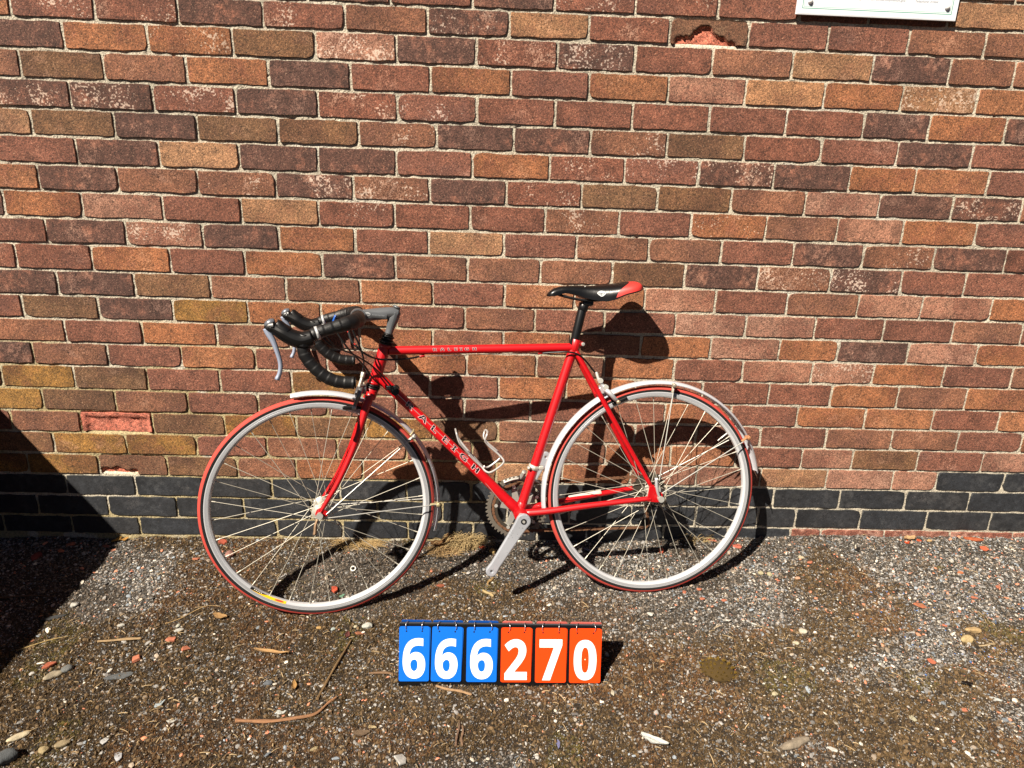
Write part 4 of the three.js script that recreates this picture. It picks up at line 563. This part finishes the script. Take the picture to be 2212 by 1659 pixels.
// ------------------------------------------------------------------ flip number board standing on the ground
{
  const g = thing('number_board', 'black tabletop flip board showing 666270 on blue and orange cards', 'flip board');
  g.position.set(0.0448, -0.0685, 0.6182);
  const th = 0.297, W = 0.538, H = 0.166, vinyl = std([10, 10, 12], 0.35), lean = o => o.rotateX(-th);
  mesh('front_panel', lean(box(W, H, 0.004, 0, H / 2, 0, 0.0015)), vinyl, g);
  const back = (geo) => geo.rotateX(th).translate(0, 0, -2 * H * Math.sin(th) - 0.004);
  mesh('back_panel', back(box(W, H, 0.004, 0, H / 2, 0, 0.0015)), vinyl, g);
  mesh('ridge_film', lean(rod(V(-W / 2, H + 0.0005, -0.002), V(W / 2, H + 0.0005, -0.002), 0.002, 0.002, 10)), std([60, 62, 68], 0.15), g);
  mesh('bottom_film', lean(box(W * 0.56, 0.0012, 0.012, 0.02, 0.0012, 0.006, 0.0004)), new THREE.MeshPhysicalMaterial({ color: 0xffffff, roughness: 0.15, transmission: 1, thickness: 0 }), g);
  const xs = [[0.0015, 0.081], [0.0855, 0.1655], [0.179, 0.2595], [0.270, 0.3505], [0.3615, 0.444], [0.4525, 0.536]], digits = '666270', tilt = [0.006, -0.012, 0.004, 0.003, 0.004, 0.002];
  const shape = (w, h, r) => { const s = new THREE.Shape(); s.moveTo(-w / 2 + r, 0); s.lineTo(w / 2 - r, 0); s.quadraticCurveTo(w / 2, 0, w / 2, r); s.lineTo(w / 2, h - r); s.quadraticCurveTo(w / 2, h, w / 2 - r, h); s.lineTo(-w / 2 + r, h); s.quadraticCurveTo(-w / 2, h, -w / 2, h - r); s.lineTo(-w / 2, r); s.quadraticCurveTo(-w / 2, 0, -w / 2 + r, 0); return s; };
  xs.forEach(([a, b], i) => {
    const w = b - a, h = 0.1455, cx = (a + b) / 2 - W / 2, blue = i < 3, css = blue ? 'rgb(4,100,206)' : 'rgb(222,62,4)';
    const t = canvasTex(320, 580, (c, cw, ch) => {
      c.fillStyle = css; c.fillRect(0, 0, cw, ch); c.fillStyle = 'rgb(238,238,242)'; c.textAlign = 'center'; c.textBaseline = 'alphabetic';
      c.font = 'bold 400px sans-serif'; const d = digits[i], mt = c.measureText(d), gh = mt.actualBoundingBoxAscent + mt.actualBoundingBoxDescent, gw = mt.actualBoundingBoxRight + mt.actualBoundingBoxLeft;
      const sx = cw * 0.77 / (gw + 8), sy = ch * 0.755 / (gh + 8); c.save(); c.translate(cw * 0.5 - sx * (mt.actualBoundingBoxRight - mt.actualBoundingBoxLeft) / 2, ch * 0.948 - sy * mt.actualBoundingBoxDescent); c.scale(sx, sy); c.lineWidth = 8; c.lineJoin = 'miter'; c.strokeStyle = 'rgb(238,238,242)'; c.strokeText(d, 0, 0); c.fillText(d, 0, 0); c.restore();
      if (i === 5) { c.fillStyle = 'rgb(240,226,190)'; c.beginPath(); c.arc(cw * 0.5, ch * 0.57, 7, 0, 6.3); c.fill(); }
      c.fillStyle = 'rgb(20,20,26)'; for (const q of [0.24, 0.76]) { c.beginPath(); c.arc(cw * q, ch * 0.088, 9, 0, 6.3); c.fill(); }
    });
    const G = new THREE.ExtrudeGeometry(shape(w, h, 0.006), { depth: 0.0006, bevelEnabled: false, curveSegments: 6 });
    const uv = G.attributes.uv, p = G.attributes.position; for (let k = 0; k < uv.count; k++) uv.setXY(k, p.getX(k) / w + 0.5, p.getY(k) / h);
    for (let layer = 0; layer < 3; layer++) {
      const gg = G.clone().rotateZ(tilt[i] + (layer - 1) * 0.004).rotateX(0.012 - 0.004 * layer).translate(cx + (layer - 2) * -0.0006, 0.0148 - (2 - layer) * 0.0006, 0.0026 + layer * 0.0013);
      if (layer === 2) { const m = mesh('number_card', lean(gg), new THREE.MeshStandardMaterial({ map: t, roughness: 0.42 }), g); m.userData.label = (blue ? 'blue' : 'orange') + ' card with a white ' + digits[i]; }
      else if (layer === 0) mesh('card_stack', lean(gg), std(blue ? [4, 112, 226] : [240, 72, 6], 0.5), g);
    }
    const bk = G.clone().translate(cx + 0.002, 0.0245, -0.0046); mesh('flipped_card', back(bk), std(blue ? [16, 92, 190] : [230, 120, 110], 0.5), g);
    for (const [k, s] of [[-1, i], [1, i + 3]]) { const rg = new THREE.TorusGeometry(0.0105, 0.0009, 8, 28).rotateY(Math.PI / 2 + [0.35, -0.25, 0.05, 0.4][(s * 7) % 4] * k).translate(cx + k * w * 0.26, H - 0.0055, 0.0005); mesh('ring', lean(rg), std([190, 190, 192], 0.3, 0.85), g); }
  });
}
// ------------------------------------------------------------------ sign on the wall, only its lower edge in the picture
{
  const g = thing('wall_sign', 'white notice board with a green double border fixed to the wall at the top right', 'sign');
  const W = 0.456, H = 0.34; g.position.set(1.0535, 1.688, 0.011);
  mesh('board', box(W, H, 0.007, 0, H / 2, 0, 0.0012), std([222, 226, 232], 0.35), g);
  const t = canvasTex(1824, 1360, (c, w, h) => {
    c.fillStyle = 'rgb(222,226,232)'; c.fillRect(0, 0, w, h); c.strokeStyle = 'rgb(40,140,112)'; c.lineWidth = 7; c.strokeRect(54, 54, w - 108, h - 108); c.lineWidth = 4; c.strokeStyle = 'rgb(90,165,150)'; c.strokeRect(70, 70, w - 140, h - 140);
    c.fillStyle = 'rgb(60,66,78)'; c.font = 'italic 33px sans-serif'; c.textAlign = 'center'; c.fillText('www.melton.gov.   Email: contactus@melton.gov.', w * 0.47, h - 160); c.fillText('Telephone: 01664', w * 0.80, h - 160);
  });
  mesh('printed_face', new THREE.PlaneGeometry(W - 0.006, H - 0.006).translate(0, H / 2, 0.0039), new THREE.MeshStandardMaterial({ map: t, roughness: 0.35 }), g);
  for (const x of [-0.193, 0.196]) for (const y of [0.034, H - 0.034]) mesh('screw_cap', new THREE.SphereGeometry(0.0075, 18, 12).scale(1, 1, 0.8).translate(x, y, 0.0055), std([226, 226, 226], 0.3), g);
}
// ------------------------------------------------------------------ single stones, chips, sticks and leaves lying on the ground
function chipGeo(R, w, d, h) { w *= 0.92; d *= 0.92; h *= 0.7; const n = 6 + Math.floor(R() * 4), pts = []; for (let k = 0; k < n; k++) { const a = k / n * 6.283 + R() * 0.4, q = 0.6 + R() * 0.5; pts.push([w / 2 * q * Math.cos(a), d / 2 * q * Math.sin(a)]); } const g = plate(pts, h, Math.min(h * 0.3, 0.0016)).rotateX(-Math.PI / 2), p = g.attributes.position; for (let i = 0; i < p.count; i++) if (p.getY(i) > 0) p.setY(i, p.getY(i) + h * 0.5 * (vn(p.getX(i) * 190 + 9, p.getZ(i) * 190 + 9, 3) - 0.5)); g.computeVertexNormals(); return g.translate(0, h * 0.35, 0); }
function stoneGeo(R, w, d, h) { w *= 0.85; d *= 0.85; const g = mergeVertices(new THREE.IcosahedronGeometry(1, 2).deleteAttribute('uv').deleteAttribute('normal')), p = g.attributes.position, s = Math.floor(R() * 999); for (let i = 0; i < p.count; i++) { const v = V(p.getX(i), p.getY(i), p.getZ(i)), k = 0.7 + 0.55 * vn(v.x * 2.1 + 5, v.y * 1.6 + v.z * 2.3 + 5, s) + 0.2 * vn(v.x * 5 + 9, v.z * 5 + v.y * 4 + 9, s); p.setXYZ(i, v.x * k * w / 2, v.y * k * h / 2, v.z * k * d / 2); } g.computeVertexNormals(); g.setAttribute('uv', new THREE.Float32BufferAttribute(new Float32Array(p.count * 2).map((_, i) => (i % 2 ? p.getZ(i >> 1) : p.getX(i >> 1)) * 6), 2)); return g.translate(0, h * 0.28, 0); }
function leafGeo(R, w, d, h) { const n = 14, m = 6, pos = [], idx = [], uv = [], s = Math.floor(R() * 99); for (const o of [0, 0.0006]) for (let i = 0; i <= n; i++) for (let j = 0; j <= m; j++) { const u = i / n, v = j / m * 2 - 1, q = Math.pow(Math.sin(Math.PI * clamp(u * 0.94 + 0.04)), 0.75) * (0.8 + 0.35 * vn(u * 7, v > 0 ? 1 : 2, s)); pos.push((u - 0.5) * w, o + h * (0.35 * Math.abs(v) * v * v + 0.6 * Math.pow(u - 0.4, 2) * 3 + 0.4 * vn(u * 4, j, s)), v * q * d / 2); uv.push(u, v); } const N = (n + 1) * (m + 1); for (let i = 0; i < n; i++) for (let j = 0; j < m; j++) { const a = i * (m + 1) + j; idx.push(a, a + 1, a + m + 1, a + 1, a + m + 2, a + m + 1, N + a, N + a + m + 1, N + a + 1, N + a + 1, N + a + m + 1, N + a + m + 2); } const g = new THREE.BufferGeometry(); g.setAttribute('position', new THREE.Float32BufferAttribute(pos, 3)); g.setAttribute('uv', new THREE.Float32BufferAttribute(uv, 2)); g.setIndex(idx); g.computeVertexNormals(); return g.translate(0, 0.002, 0); }
function stickGeo(R, w, d) { const s = Math.floor(R() * 99); return sweep([[-w / 2, 0, 0], [-w / 6, 0.001, d * (R() - 0.5)], [w / 6, 0.002, d * (R() - 0.5)], [w / 2, 0, 0]], t => d / 2 * (0.75 + 0.4 * vn(t * 9, 1, s)) * (t > 0.97 ? 0.7 : 1), { n: 30, rad: 8 }).translate(0, d * 0.4, 0); }
const grit1 = dataTex(256, 256, (x, y) => 205 + 70 * (fbm(x / 20, y / 20, 4, 4) - 0.5) + 40 * (hash(x, y, 4) - 0.5));
const bits = {};
const bitMat = (c, r) => bits[c + r] ||= std(c, r, 0, { map: grit1, bumpMap: brickBump, bumpScale: 0.0015, side: THREE.DoubleSide });
const BRICK = [214, 132, 100], BRICKD = [160, 98, 80], PALE = [178, 162, 132], WHITE = [206, 204, 194], SLATE = [108, 112, 114], WOOD = [188, 158, 116], LEAF = [176, 138, 88], DARK = [38, 36, 36];
const dr = rngOf(2024), GRP = { chip: 'brick fragments lying on the ground', stone: 'loose stones on the ground', leaf: 'dry leaves on the ground', stick: 'sticks and straws on the ground' };
function bit(kind, name, cat, x, z, w, d, h, rot, colour, label, tilt = 0.12, rough2 = 0.9) {
  const R = rngOf(Math.floor(x * 9973 + z * 7919 + w * 1e5)), g = kind === 'chip' ? chipGeo(R, w, d, h) : kind === 'stone' ? stoneGeo(R, w, d, h) : kind === 'leaf' ? leafGeo(R, w, d, h) : stickGeo(R, w, d);
  const m = mesh(name, g, bitMat(colour, rough2), scene); m.position.set(x, groundY(x, Math.max(z, 0.004)) + 0.001, Math.max(z, 0.004)); m.rotation.set((R() - 0.5) * tilt, rot, (R() - 0.5) * tilt, 'YXZ');
  return tag(m, label, cat);
}
const chip = (x, z, w, d, rot, label, c = BRICK, h = 0.006) => bit('chip', 'brick_fragment', 'brick fragment', x, z, w, d, h, rot, c, label, 0.5);
const stone = (x, z, w, d, rot, label, c = PALE, h) => bit('stone', 'stone', 'stone', x, z, w, d, h ?? Math.min(w, d) * 0.6, rot, c, label);
const leaf = (x, z, w, d, rot, label, c = LEAF, h = 0.008) => bit('leaf', 'dry_leaf', 'leaf', x, z, w, d, h, rot, c, label);
const stick = (x, z, w, d, rot, label, c = WOOD) => bit('stick', 'stick', 'stick', x, z, w, d, d, rot, c, label, 0.03);
const shard = (x, z, w, d, rot, label, c = WHITE, h = 0.004) => bit('chip', 'shard', 'shard', x, z, w, d, h, rot, c, label, 0.3, 0.6);
// left of the wheel, partly in the shade
chip(-1.488, 0.101, 0.034, 0.052, 0.1, 'large dark pink brick fragment lying deep in the shade at far left', [150, 74, 66], 0.012);
leaf(-1.268, 0.014, 0.034, 0.022, 0.9, 'ochre leaf scrap at the wall foot by the edge of the shade', [196, 150, 74]);
leaf(-1.244, 0.012, 0.026, 0.018, 0.4, 'smaller ochre leaf scrap right of the larger one at the wall foot', [190, 140, 66]);
chip(-1.290, 0.041, 0.032, 0.017, 0.1, 'flat brick flake on the shade edge just below the wall', BRICKD);
chip(-1.258, 0.06, 0.019, 0.013, 0.6, 'pale pink brick chip beside the ochre leaf scraps', [220, 150, 120]);
chip(-1.409, 0.040, 0.040, 0.02, 0.3, 'long orange brick flake in the shade near the wall', BRICK);
chip(-1.421, 0.075, 0.026, 0.017, -0.4, 'smaller orange brick flake below the long one in the shade', BRICK);
chip(-0.960, 0.112, 0.027, 0.012, 0.3, 'orange brick flake just left of the front tyre', BRICK);
chip(-0.903, 0.027, 0.03, 0.022, 0.1, 'orange brick fragment near the wall seen through the front spokes', [190, 92, 66], 0.012);
stone(-0.858, 0.089, 0.034, 0.04, 0.3, 'pinkish rock lying inside the front wheel beneath the brick fragment', [176, 128, 116], 0.02);
bit('chip', 'slate_strip', 'slate', -1.262, 0.378, 0.085, 0.018, 0.005, 0.45, [66, 68, 70], 'long dark slate strip on the edge of the shade', 0.1);
stick(-1.025, 0.467, 0.115, 0.008, 0.12, 'pale straw coloured stick in the open ground at left');
bit('chip', 'slate_strip', 'slate', -0.958, 0.592, 0.088, 0.03, 0.006, 0.35, SLATE, 'grey slate sliver among stones in the lower left ground', 0.15);
stone(-1.134, 0.592, 0.05, 0.024, 0.7, 'long pale stone next to the rounded grey stone at lower left', [168, 156, 132]);
stone(-1.107, 0.574, 0.031, 0.026, 0.4, 'rounded grey stone beside the long pale one at lower left', [126, 128, 126]);
chip(-0.885, 0.460, 0.03, 0.02, 0.2, 'orange brick chip, upper of a close trio left of the curved twig', BRICK, 0.01);
chip(-0.833, 0.494, 0.026, 0.022, 0.8, 'orange brick chip, right one of the trio left of the curved twig', BRICK, 0.01);
chip(-0.948, 0.530, 0.03, 0.025, 1.1, 'orange brick chip, lower left of the trio left of the curved twig', BRICK, 0.012);
chip(-1.167, 0.557, 0.034, 0.022, 0.5, 'crumbly orange brick lump above the long pale stone', [190, 104, 74], 0.01);
stone(-1.236, 0.322, 0.025, 0.019, 0.2, 'white stone close to the shade edge', WHITE);
stone(-1.053, 0.408, 0.024, 0.013, 0.1, 'small white stone above the straw coloured stick', WHITE);
stone(-0.879, 0.424, 0.028, 0.014, 0.5, 'oblong white stone of a pair below the front wheel', WHITE);
stone(-0.888, 0.408, 0.017, 0.013, 1.2, 'rounder white stone just above the oblong one', [206, 206, 190]);
leaf(-0.784, 0.371, 0.05, 0.022, -0.3, 'curled tan leaf left of the foot of the front tyre');
shard(-0.815, 0.683, 0.036, 0.017, 0.7, 'pale blue white shard left of the curved twig', [186, 200, 204]);
shard(-0.763, 0.736, 0.024, 0.014, -0.3, 'small white shard below the pale blue one', WHITE);
shard(-0.894, 0.790, 0.028, 0.022, 0.4, 'crumpled white shell scrap near the bottom edge at left', [206, 206, 204]);
shard(-0.839, 0.833, 0.04, 0.018, -1.0, 'splayed white shell flake on the bottom edge at left', [200, 202, 206]);
stone(-1.017, 0.817, 0.025, 0.022, 0.3, 'tan stone at the lower left, left of a pair', [184, 164, 122]);
stone(-0.985, 0.800, 0.038, 0.02, 0.5, 'tan stone at the lower left, longer one of a pair', [168, 150, 116]);
stone(-1.100, 0.780, 0.05, 0.018, 0.6, 'long cream stone at the extreme lower left', [210, 196, 164]);
stone(-1.088, 0.842, 0.06, 0.04, 0.6, 'big dark stone in the bottom left corner of the ground', [92, 96, 98], 0.035);
leaf(-0.591, 0.507, 0.1, 0.014, -0.12, 'strip of peeled tan bark in front of the front wheel', [200, 158, 106], 0.012);
chip(-0.473, 0.250, 0.026, 0.036, 0.3, 'orange red brick fragment inside the front wheel above its rim', [214, 92, 62], 0.01);
shard(-0.444, 0.275, 0.019, 0.013, 0.8, 'pale green glassy shard beside the red brick fragment in the wheel', [134, 182, 152]);
stone(-0.342, 0.410, 0.033, 0.024, 0.2, 'white quartz stone left of the number board', [214, 216, 206], 0.016);
stone(-0.377, 0.408, 0.013, 0.012, 0, 'small round cream stone left of the white quartz stone', [214, 204, 172]);
chip(-0.362, 0.432, 0.028, 0.015, 0.1, 'tan orange brick chip beneath the white quartz stone', [182, 116, 82]);
stone(-0.482, 0.414, 0.017, 0.012, 0, 'yellow tan pebble below the front wheel', [206, 166, 104]);
stone(-0.441, 0.414, 0.017, 0.012, 0.4, 'pale blue grey pebble right of the yellow tan one', [190, 202, 196]);
shard(-0.505, 0.709, 0.032, 0.022, 0.2, 'white triangular shard above the curved twig', [216, 220, 214]);
stone(-0.563, 0.617, 0.024, 0.017, 0.2, 'smooth slate grey pebble above the white triangular shard', [112, 118, 124]);
leaf(-0.493, 0.628, 0.03, 0.014, 1.9, 'ochre leaf scrap left of the straight brown stick', [190, 146, 84]);
leaf(-0.393, 0.448, 0.028, 0.014, 1.6, 'dark red and orange leaf at the top of the straight brown stick', [112, 58, 50]);
chip(-0.140, 0.224, 0.032, 0.018, 0.4, 'brown orange brick flake between the two wheels', [176, 98, 68]);
stone(-0.168, 0.21, 0.02, 0.014, 0.6, 'cream pebble beside the brick flake between the wheels', [186, 172, 132]);
stick(0.010, 0.268, 0.046, 0.010, -0.75, 'flat pale wood chip below the crank end', [196, 172, 124]);
stick(0.016, 0.208, 0.04, 0.008, 1.1, 'upright tan splinter right under the crank end', [188, 152, 98]);
stick(-0.076, 0.643, 0.1, 0.008, -0.3, 'tan twig poking out below the number board', [186, 150, 110]);
stick(-0.270, 0.582, 0.075, 0.007, -0.05, 'brown twig end just left of the number board', [150, 118, 88]);
leaf(-0.292, 0.772, 0.042, 0.02, 0.1, 'flat brown leaf at the bottom below the straight stick', [126, 104, 80], 0.004);
shard(-0.396, 0.813, 0.03, 0.012, 0.7, 'cream wood shard near the bottom edge left of centre', [206, 190, 148]);
shard(-0.270, 0.752, 0.022, 0.009, -0.2, 'small cream chip above the flat brown leaf', [210, 190, 146]);
stick(-0.059, 0.77, 0.075, 0.006, 1.5, 'grey brown stalk, left of two lying side by side at bottom centre', [142, 112, 88]);
stick(-0.047, 0.775, 0.062, 0.006, 1.62, 'grey brown stalk, right of two lying side by side at bottom centre', [156, 124, 96]);
shard(-0.189, 0.841, 0.035, 0.025, -0.8, 'fibrous white scrap on the bottom edge left of centre', [196, 194, 188], 0.008);
bit('chip', 'plastic_strip', 'plastic scrap', 0.184, 0.798, 0.012, 0.034, 0.003, 0.1, [140, 146, 196], 'lilac blue plastic strip below the number board', 0.05, 0.4);
leaf(0.418, 0.793, 0.068, 0.022, -0.5, 'white curved shell strip at the bottom right of centre', [224, 228, 222], 0.01);
stone(0.761, 0.801, 0.098, 0.024, 0.38, 'knobbly stick of grey mortar at the bottom right', [164, 150, 130], 0.022);
stone(0.506, 0.347, 0.02, 0.014, -0.6, 'white chip below the rear wheel', [216, 214, 204]);
leaf(0.734, 0.374, 0.026, 0.01, -0.2, 'curved white shell scrap, left of two right of the board', [220, 214, 204], 0.006);
leaf(0.812, 0.387, 0.022, 0.009, -0.7, 'pointed white shell scrap, right of two right of the board', [216, 214, 206], 0.005);
stick(0.700, 0.396, 0.03, 0.005, 0.5, 'cream straw bit below the white shell scraps', [210, 190, 160]);
stone(0.946, 0.422, 0.026, 0.021, 0, 'round cream pebble above an oval one in the right ground', [222, 212, 190]);
stone(0.905, 0.468, 0.022, 0.013, -0.3, 'oval cream pebble below the round one in the right ground', [218, 206, 176]);
stone(1.078, 0.096, 0.022, 0.018, 0, 'cream pebble near the wall right of the rear wheel', [206, 192, 160]);
chip(1.100, 0.117, 0.023, 0.017, 0.4, 'orange brick chip beside the cream pebble near the wall', BRICK);
stone(0.941, 0.172, 0.018, 0.02, 0.6, 'yellowish stone, right of a pair right of the rear tyre', [204, 196, 156]);
stone(0.915, 0.164, 0.017, 0.019, 0.3, 'yellowish stone, left of a pair right of the rear tyre', [198, 188, 150]);
stone(1.028, 0.193, 0.02, 0.015, 0.3, 'pink and cream pebble below the pair of yellowish stones', [220, 172, 140]);
chip(0.689, 0.235, 0.02, 0.012, 0.1, 'orange brick chip, upper of four below the rear tyre', BRICK);
chip(0.637, 0.247, 0.016, 0.014, 0.6, 'orange brick chip, leftmost of four below the rear tyre', BRICK);
chip(0.687, 0.278, 0.018, 0.012, 0.3, 'orange brick chip, lower of four below the rear tyre', BRICK);
chip(0.755, 0.283, 0.019, 0.013, 0.1, 'orange brick chip, rightmost of four below the rear tyre', BRICK);
chip(0.605, 0.060, 0.025, 0.018, 0.7, 'red orange brick piece seen through the rear spokes', [206, 96, 66], 0.01);
chip(0.79, 0.012, 0.04, 0.02, -0.3, 'red brick flake at the wall inside the rear rim', [206, 100, 76]);
chip(0.873, 0.046, 0.034, 0.024, -0.4, 'broad red brick flake just outside the rear tyre', [204, 112, 90]);
shard(0.342, 0.645, 0.011, 0.027, 0.1, 'white chip right of the foot of the number board', [222, 216, 192]);
stone(0.769, 0.655, 0.02, 0.014, 0.3, 'cream pebble below the moss cushion', [216, 204, 168]);
leaf(1.50, 0.016, 0.042, 0.026, 0.1, 'tan leaf against the wall foot at right', [204, 166, 120], 0.012);
chip(1.73, 0.018, 0.072, 0.026, -0.12, 'long orange brick flake leaning at the wall foot at far right', [200, 106, 64], 0.01);
stone(1.57, 0.02, 0.02, 0.013, 0, 'cream stone between the tan leaf and the long brick flake', [214, 178, 126]);
chip(1.485, 0.028, 0.028, 0.018, 0.3, 'orange brick chip, left of two under the tan leaf', [216, 92, 48]);
chip(1.532, 0.020, 0.018, 0.012, 0.1, 'orange brick chip, right of two under the tan leaf', [216, 92, 48]);
chip(1.745, 0.056, 0.03, 0.03, 0.3, 'orange brick fragment below the long flake at far right', [214, 108, 72]);
chip(1.606, 0.148, 0.024, 0.018, -0.3, 'orange and cream brick chip in the right ground', [212, 130, 84]);
chip(1.373, 0.303, 0.04, 0.026, -0.5, 'large tan orange brick flake in the middle of the right ground', [196, 120, 84]);
chip(1.69, 0.214, 0.02, 0.014, 0.5, 'orange brick chip at the right edge below the wall', BRICK);
chip(1.573, 0.268, 0.022, 0.012, 0, 'orange brick chip right of the large tan flake', BRICK);
chip(1.402, 0.386, 0.018, 0.012, 0, 'orange brick chip above the two tan stones at right', BRICK);
chip(1.272, 0.531, 0.022, 0.026, 0.4, 'pair of joined orange brick crumbs left of the two tan stones', [206, 118, 86]);
bit('chip', 'coal_lump', 'black lump', 1.289, 0.067, 0.032, 0.014, 0.01, 0.6, DARK, 'black shiny lump near the wall right of the rear wheel', 0.2, 0.4);
bit('chip', 'coal_lump', 'black lump', 1.314, 0.615, 0.031, 0.015, 0.012, -0.2, [22, 20, 20], 'black lump with a white spot in the lower right ground', 0.2, 0.35);
stone(1.47, 0.416, 0.048, 0.02, -0.15, 'long tan stone, upper of two at right', [196, 166, 118], 0.018);
stone(1.425, 0.453, 0.042, 0.026, 0.1, 'thick tan stone, lower of two at right', [200, 176, 128], 0.024);
stick(1.47, 0.474, 0.055, 0.005, 0.15, 'pale split straw beside the two tan stones', [204, 180, 140]);
shard(0.849, 0.813, 0.034, 0.011, -0.5, 'white strip shard right of the mortar stick', [220, 220, 212]);
shard(1.36, 0.663, 0.032, 0.010, -0.5, 'white rectangular shard near the right edge', [212, 218, 214]);
shard(1.101, 0.723, 0.021, 0.018, 0.5, 'cream triangular shard in the lower right ground', [214, 210, 180]);
chip(1.25, 0.70, 0.018, 0.012, 0.3, 'orange brick chip between the cream triangular shard and the white rectangular one', BRICK);
bit('stone', 'wood_block', 'wood block', 0.021, 0.056, 0.03, 0.026, 0.016, 0.3, [176, 150, 98], 'pale wood block under the chainring');
chip(-0.014, 0.032, 0.026, 0.014, 0.2, 'bright orange brick chip beside the dry grass clump', [226, 84, 40]);
leaf(0.352, 0.052, 0.036, 0.014, -0.4, 'bluish foil scrap in the shadow behind the rear wheel', [150, 160, 186], 0.006);
{ // twigs with a bend
  const tw = (pts, r, label, c) => { const m = mesh('stick', sweep(pts.map(([x, z]) => [x, groundY(x, z) + r * 0.9, z]), t => r * (0.7 + 0.5 * vn(t * 14, 2, 5)) * (1 - 0.35 * t), { n: 60, rad: 8 }), bitMat(c, 0.9)); tag(m, label, 'stick'); };
  tw([[-0.607, 0.733], [-0.519, 0.737], [-0.463, 0.731], [-0.416, 0.717], [-0.392, 0.685], [-0.375, 0.665]], 0.0052, 'long curved brown twig lying at the lower left', [176, 128, 90]);
  tw([[-0.423, 0.673], [-0.402, 0.57], [-0.379, 0.462]], 0.0042, 'straight thin brown stick left of the number board', [148, 118, 78]);
  tw([[1.12, 0.06], [1.16, 0.075], [1.20, 0.11]], 0.0025, 'thin grey curved twig on the gravel right of the rear wheel', [120, 106, 88]);
  tw([[-1.29, 0.50], [-1.22, 0.46], [-1.18, 0.445]], 0.0022, 'thin pale straw at the shade edge at left', [196, 168, 110]);
  tw([[-0.93, 0.40], [-0.90, 0.38], [-0.84, 0.33], [-0.80, 0.325]], 0.002, 'thin bent straw left of the front tyre', [190, 158, 108]);
  tw([[-1.52, 0.30], [-1.38, 0.285], [-1.32, 0.29]], 0.003, 'dark twig lying in the shade at far left', [120, 96, 70]);
  const ringM = mesh('plastic_ring', new THREE.TorusGeometry(0.0078, 0.0022, 10, 28).rotateX(-Math.PI / 2 + 0.5), std([222, 220, 208], 0.5)); ringM.position.set(-0.434, groundY(-0.434, 0.155) + 0.005, 0.155); tag(ringM, 'small white plastic ring inside the front wheel', 'ring');
}
function grassClump(label, cx, cz, rx, rz, hgt, n, seed, c) {
  const R = rngOf(seed), gs = [];
  for (let i = 0; i < n; i++) { const a = R() * 6.283, q = Math.sqrt(R()), x = cx + rx * q * Math.cos(a), z = Math.max(0.006, cz + rz * q * Math.sin(a)), y = groundY(x, z), h = hgt * (0.25 + R() * 0.75) * (1 - 0.4 * q), b = R() * 6.283, l = (0.02 + R() * 0.05) * rx / 0.06, ex = x + l * Math.cos(b), ez = Math.max(0.005, z + l * 0.6 * Math.sin(b)); gs.push(sweep([[x, y, z], [lerp(x, ex, 0.35), y + h * 0.8, lerp(z, ez, 0.35)], [lerp(x, ex, 0.75), y + h, lerp(z, ez, 0.75)], [ex, y + h * (0.2 + R() * 0.7), ez]], t => 0.0009 * (1 - 0.5 * t), { n: 5, rad: 4, cap: false })); }
  tag(mesh('dry_grass', merge(gs), std(c, 0.9)), label, 'dry grass');
}
grassClump('bushy clump of straw coloured dry grass at the wall foot between the wheels', -0.078, 0.022, 0.062, 0.028, 0.062, 420, 9, [168, 146, 104]);
grassClump('matted dry grass spreading left of the bushy clump behind the front tyre', -0.145, 0.055, 0.05, 0.025, 0.025, 240, 10, [146, 120, 82]);
grassClump('flat sprawl of dry grass at the wall foot inside the front wheel', -0.44, 0.02, 0.07, 0.022, 0.022, 240, 12, [160, 134, 90]);
grassClump('thin wisps of dry grass at the wall foot inside the rear wheel', 0.74, 0.015, 0.05, 0.012, 0.03, 50, 13, [150, 130, 92]);
leaf(-0.155, 0.03, 0.075, 0.03, 0.2, 'curled brown dead leaf at the wall foot behind the front tyre', [150, 108, 66], 0.03);
leaf(-0.135, 0.012, 0.02, 0.045, 1.4, 'upright tan leaf blade behind the front tyre', [176, 128, 80], 0.03);
{ // moss cushion right of the board
  const R = rngOf(91), gs = [], base = stoneGeo(R, 0.09, 0.085, 0.03).translate(0, -0.004, 0), p = base.attributes.position, n = base.attributes.normal;
  const g = thing('moss_cushion', 'thick yellow green moss cushion right of the number board', 'moss'); g.position.set(0.644, groundY(0.644, 0.566), 0.566);
  mesh('body', base, std([66, 50, 18], 1), g);
  for (let i = 0; i < 2600; i++) { const k = Math.floor(R() * p.count), x = p.getX(k) + (R() - 0.5) * 0.006, y = p.getY(k), z = p.getZ(k) + (R() - 0.5) * 0.006; if (y < -0.002) continue; const a = R() * 6.28, l = 0.003 + R() * 0.004, tx = n.getX(k) * l + (R() - 0.5) * 0.004, ty = Math.abs(n.getY(k)) * l + 0.001, tz = n.getZ(k) * l + (R() - 0.5) * 0.004; gs.push(x - 0.0007 * Math.cos(a), y, z - 0.0007 * Math.sin(a), x + 0.0007 * Math.cos(a), y, z + 0.0007 * Math.sin(a), x + tx, y + ty, z + tz); }
  const b = new THREE.BufferGeometry(); b.setAttribute('position', new THREE.Float32BufferAttribute(gs, 3)); b.computeVertexNormals(); mesh('leaves', b, std([112, 88, 24], 1, 0, dbl), g).userData.kind = 'stuff';
}
scene.traverse(o => { if (o.isMesh) { o.castShadow = true; o.receiveShadow = true; } });
renderer.render(scene, camera);
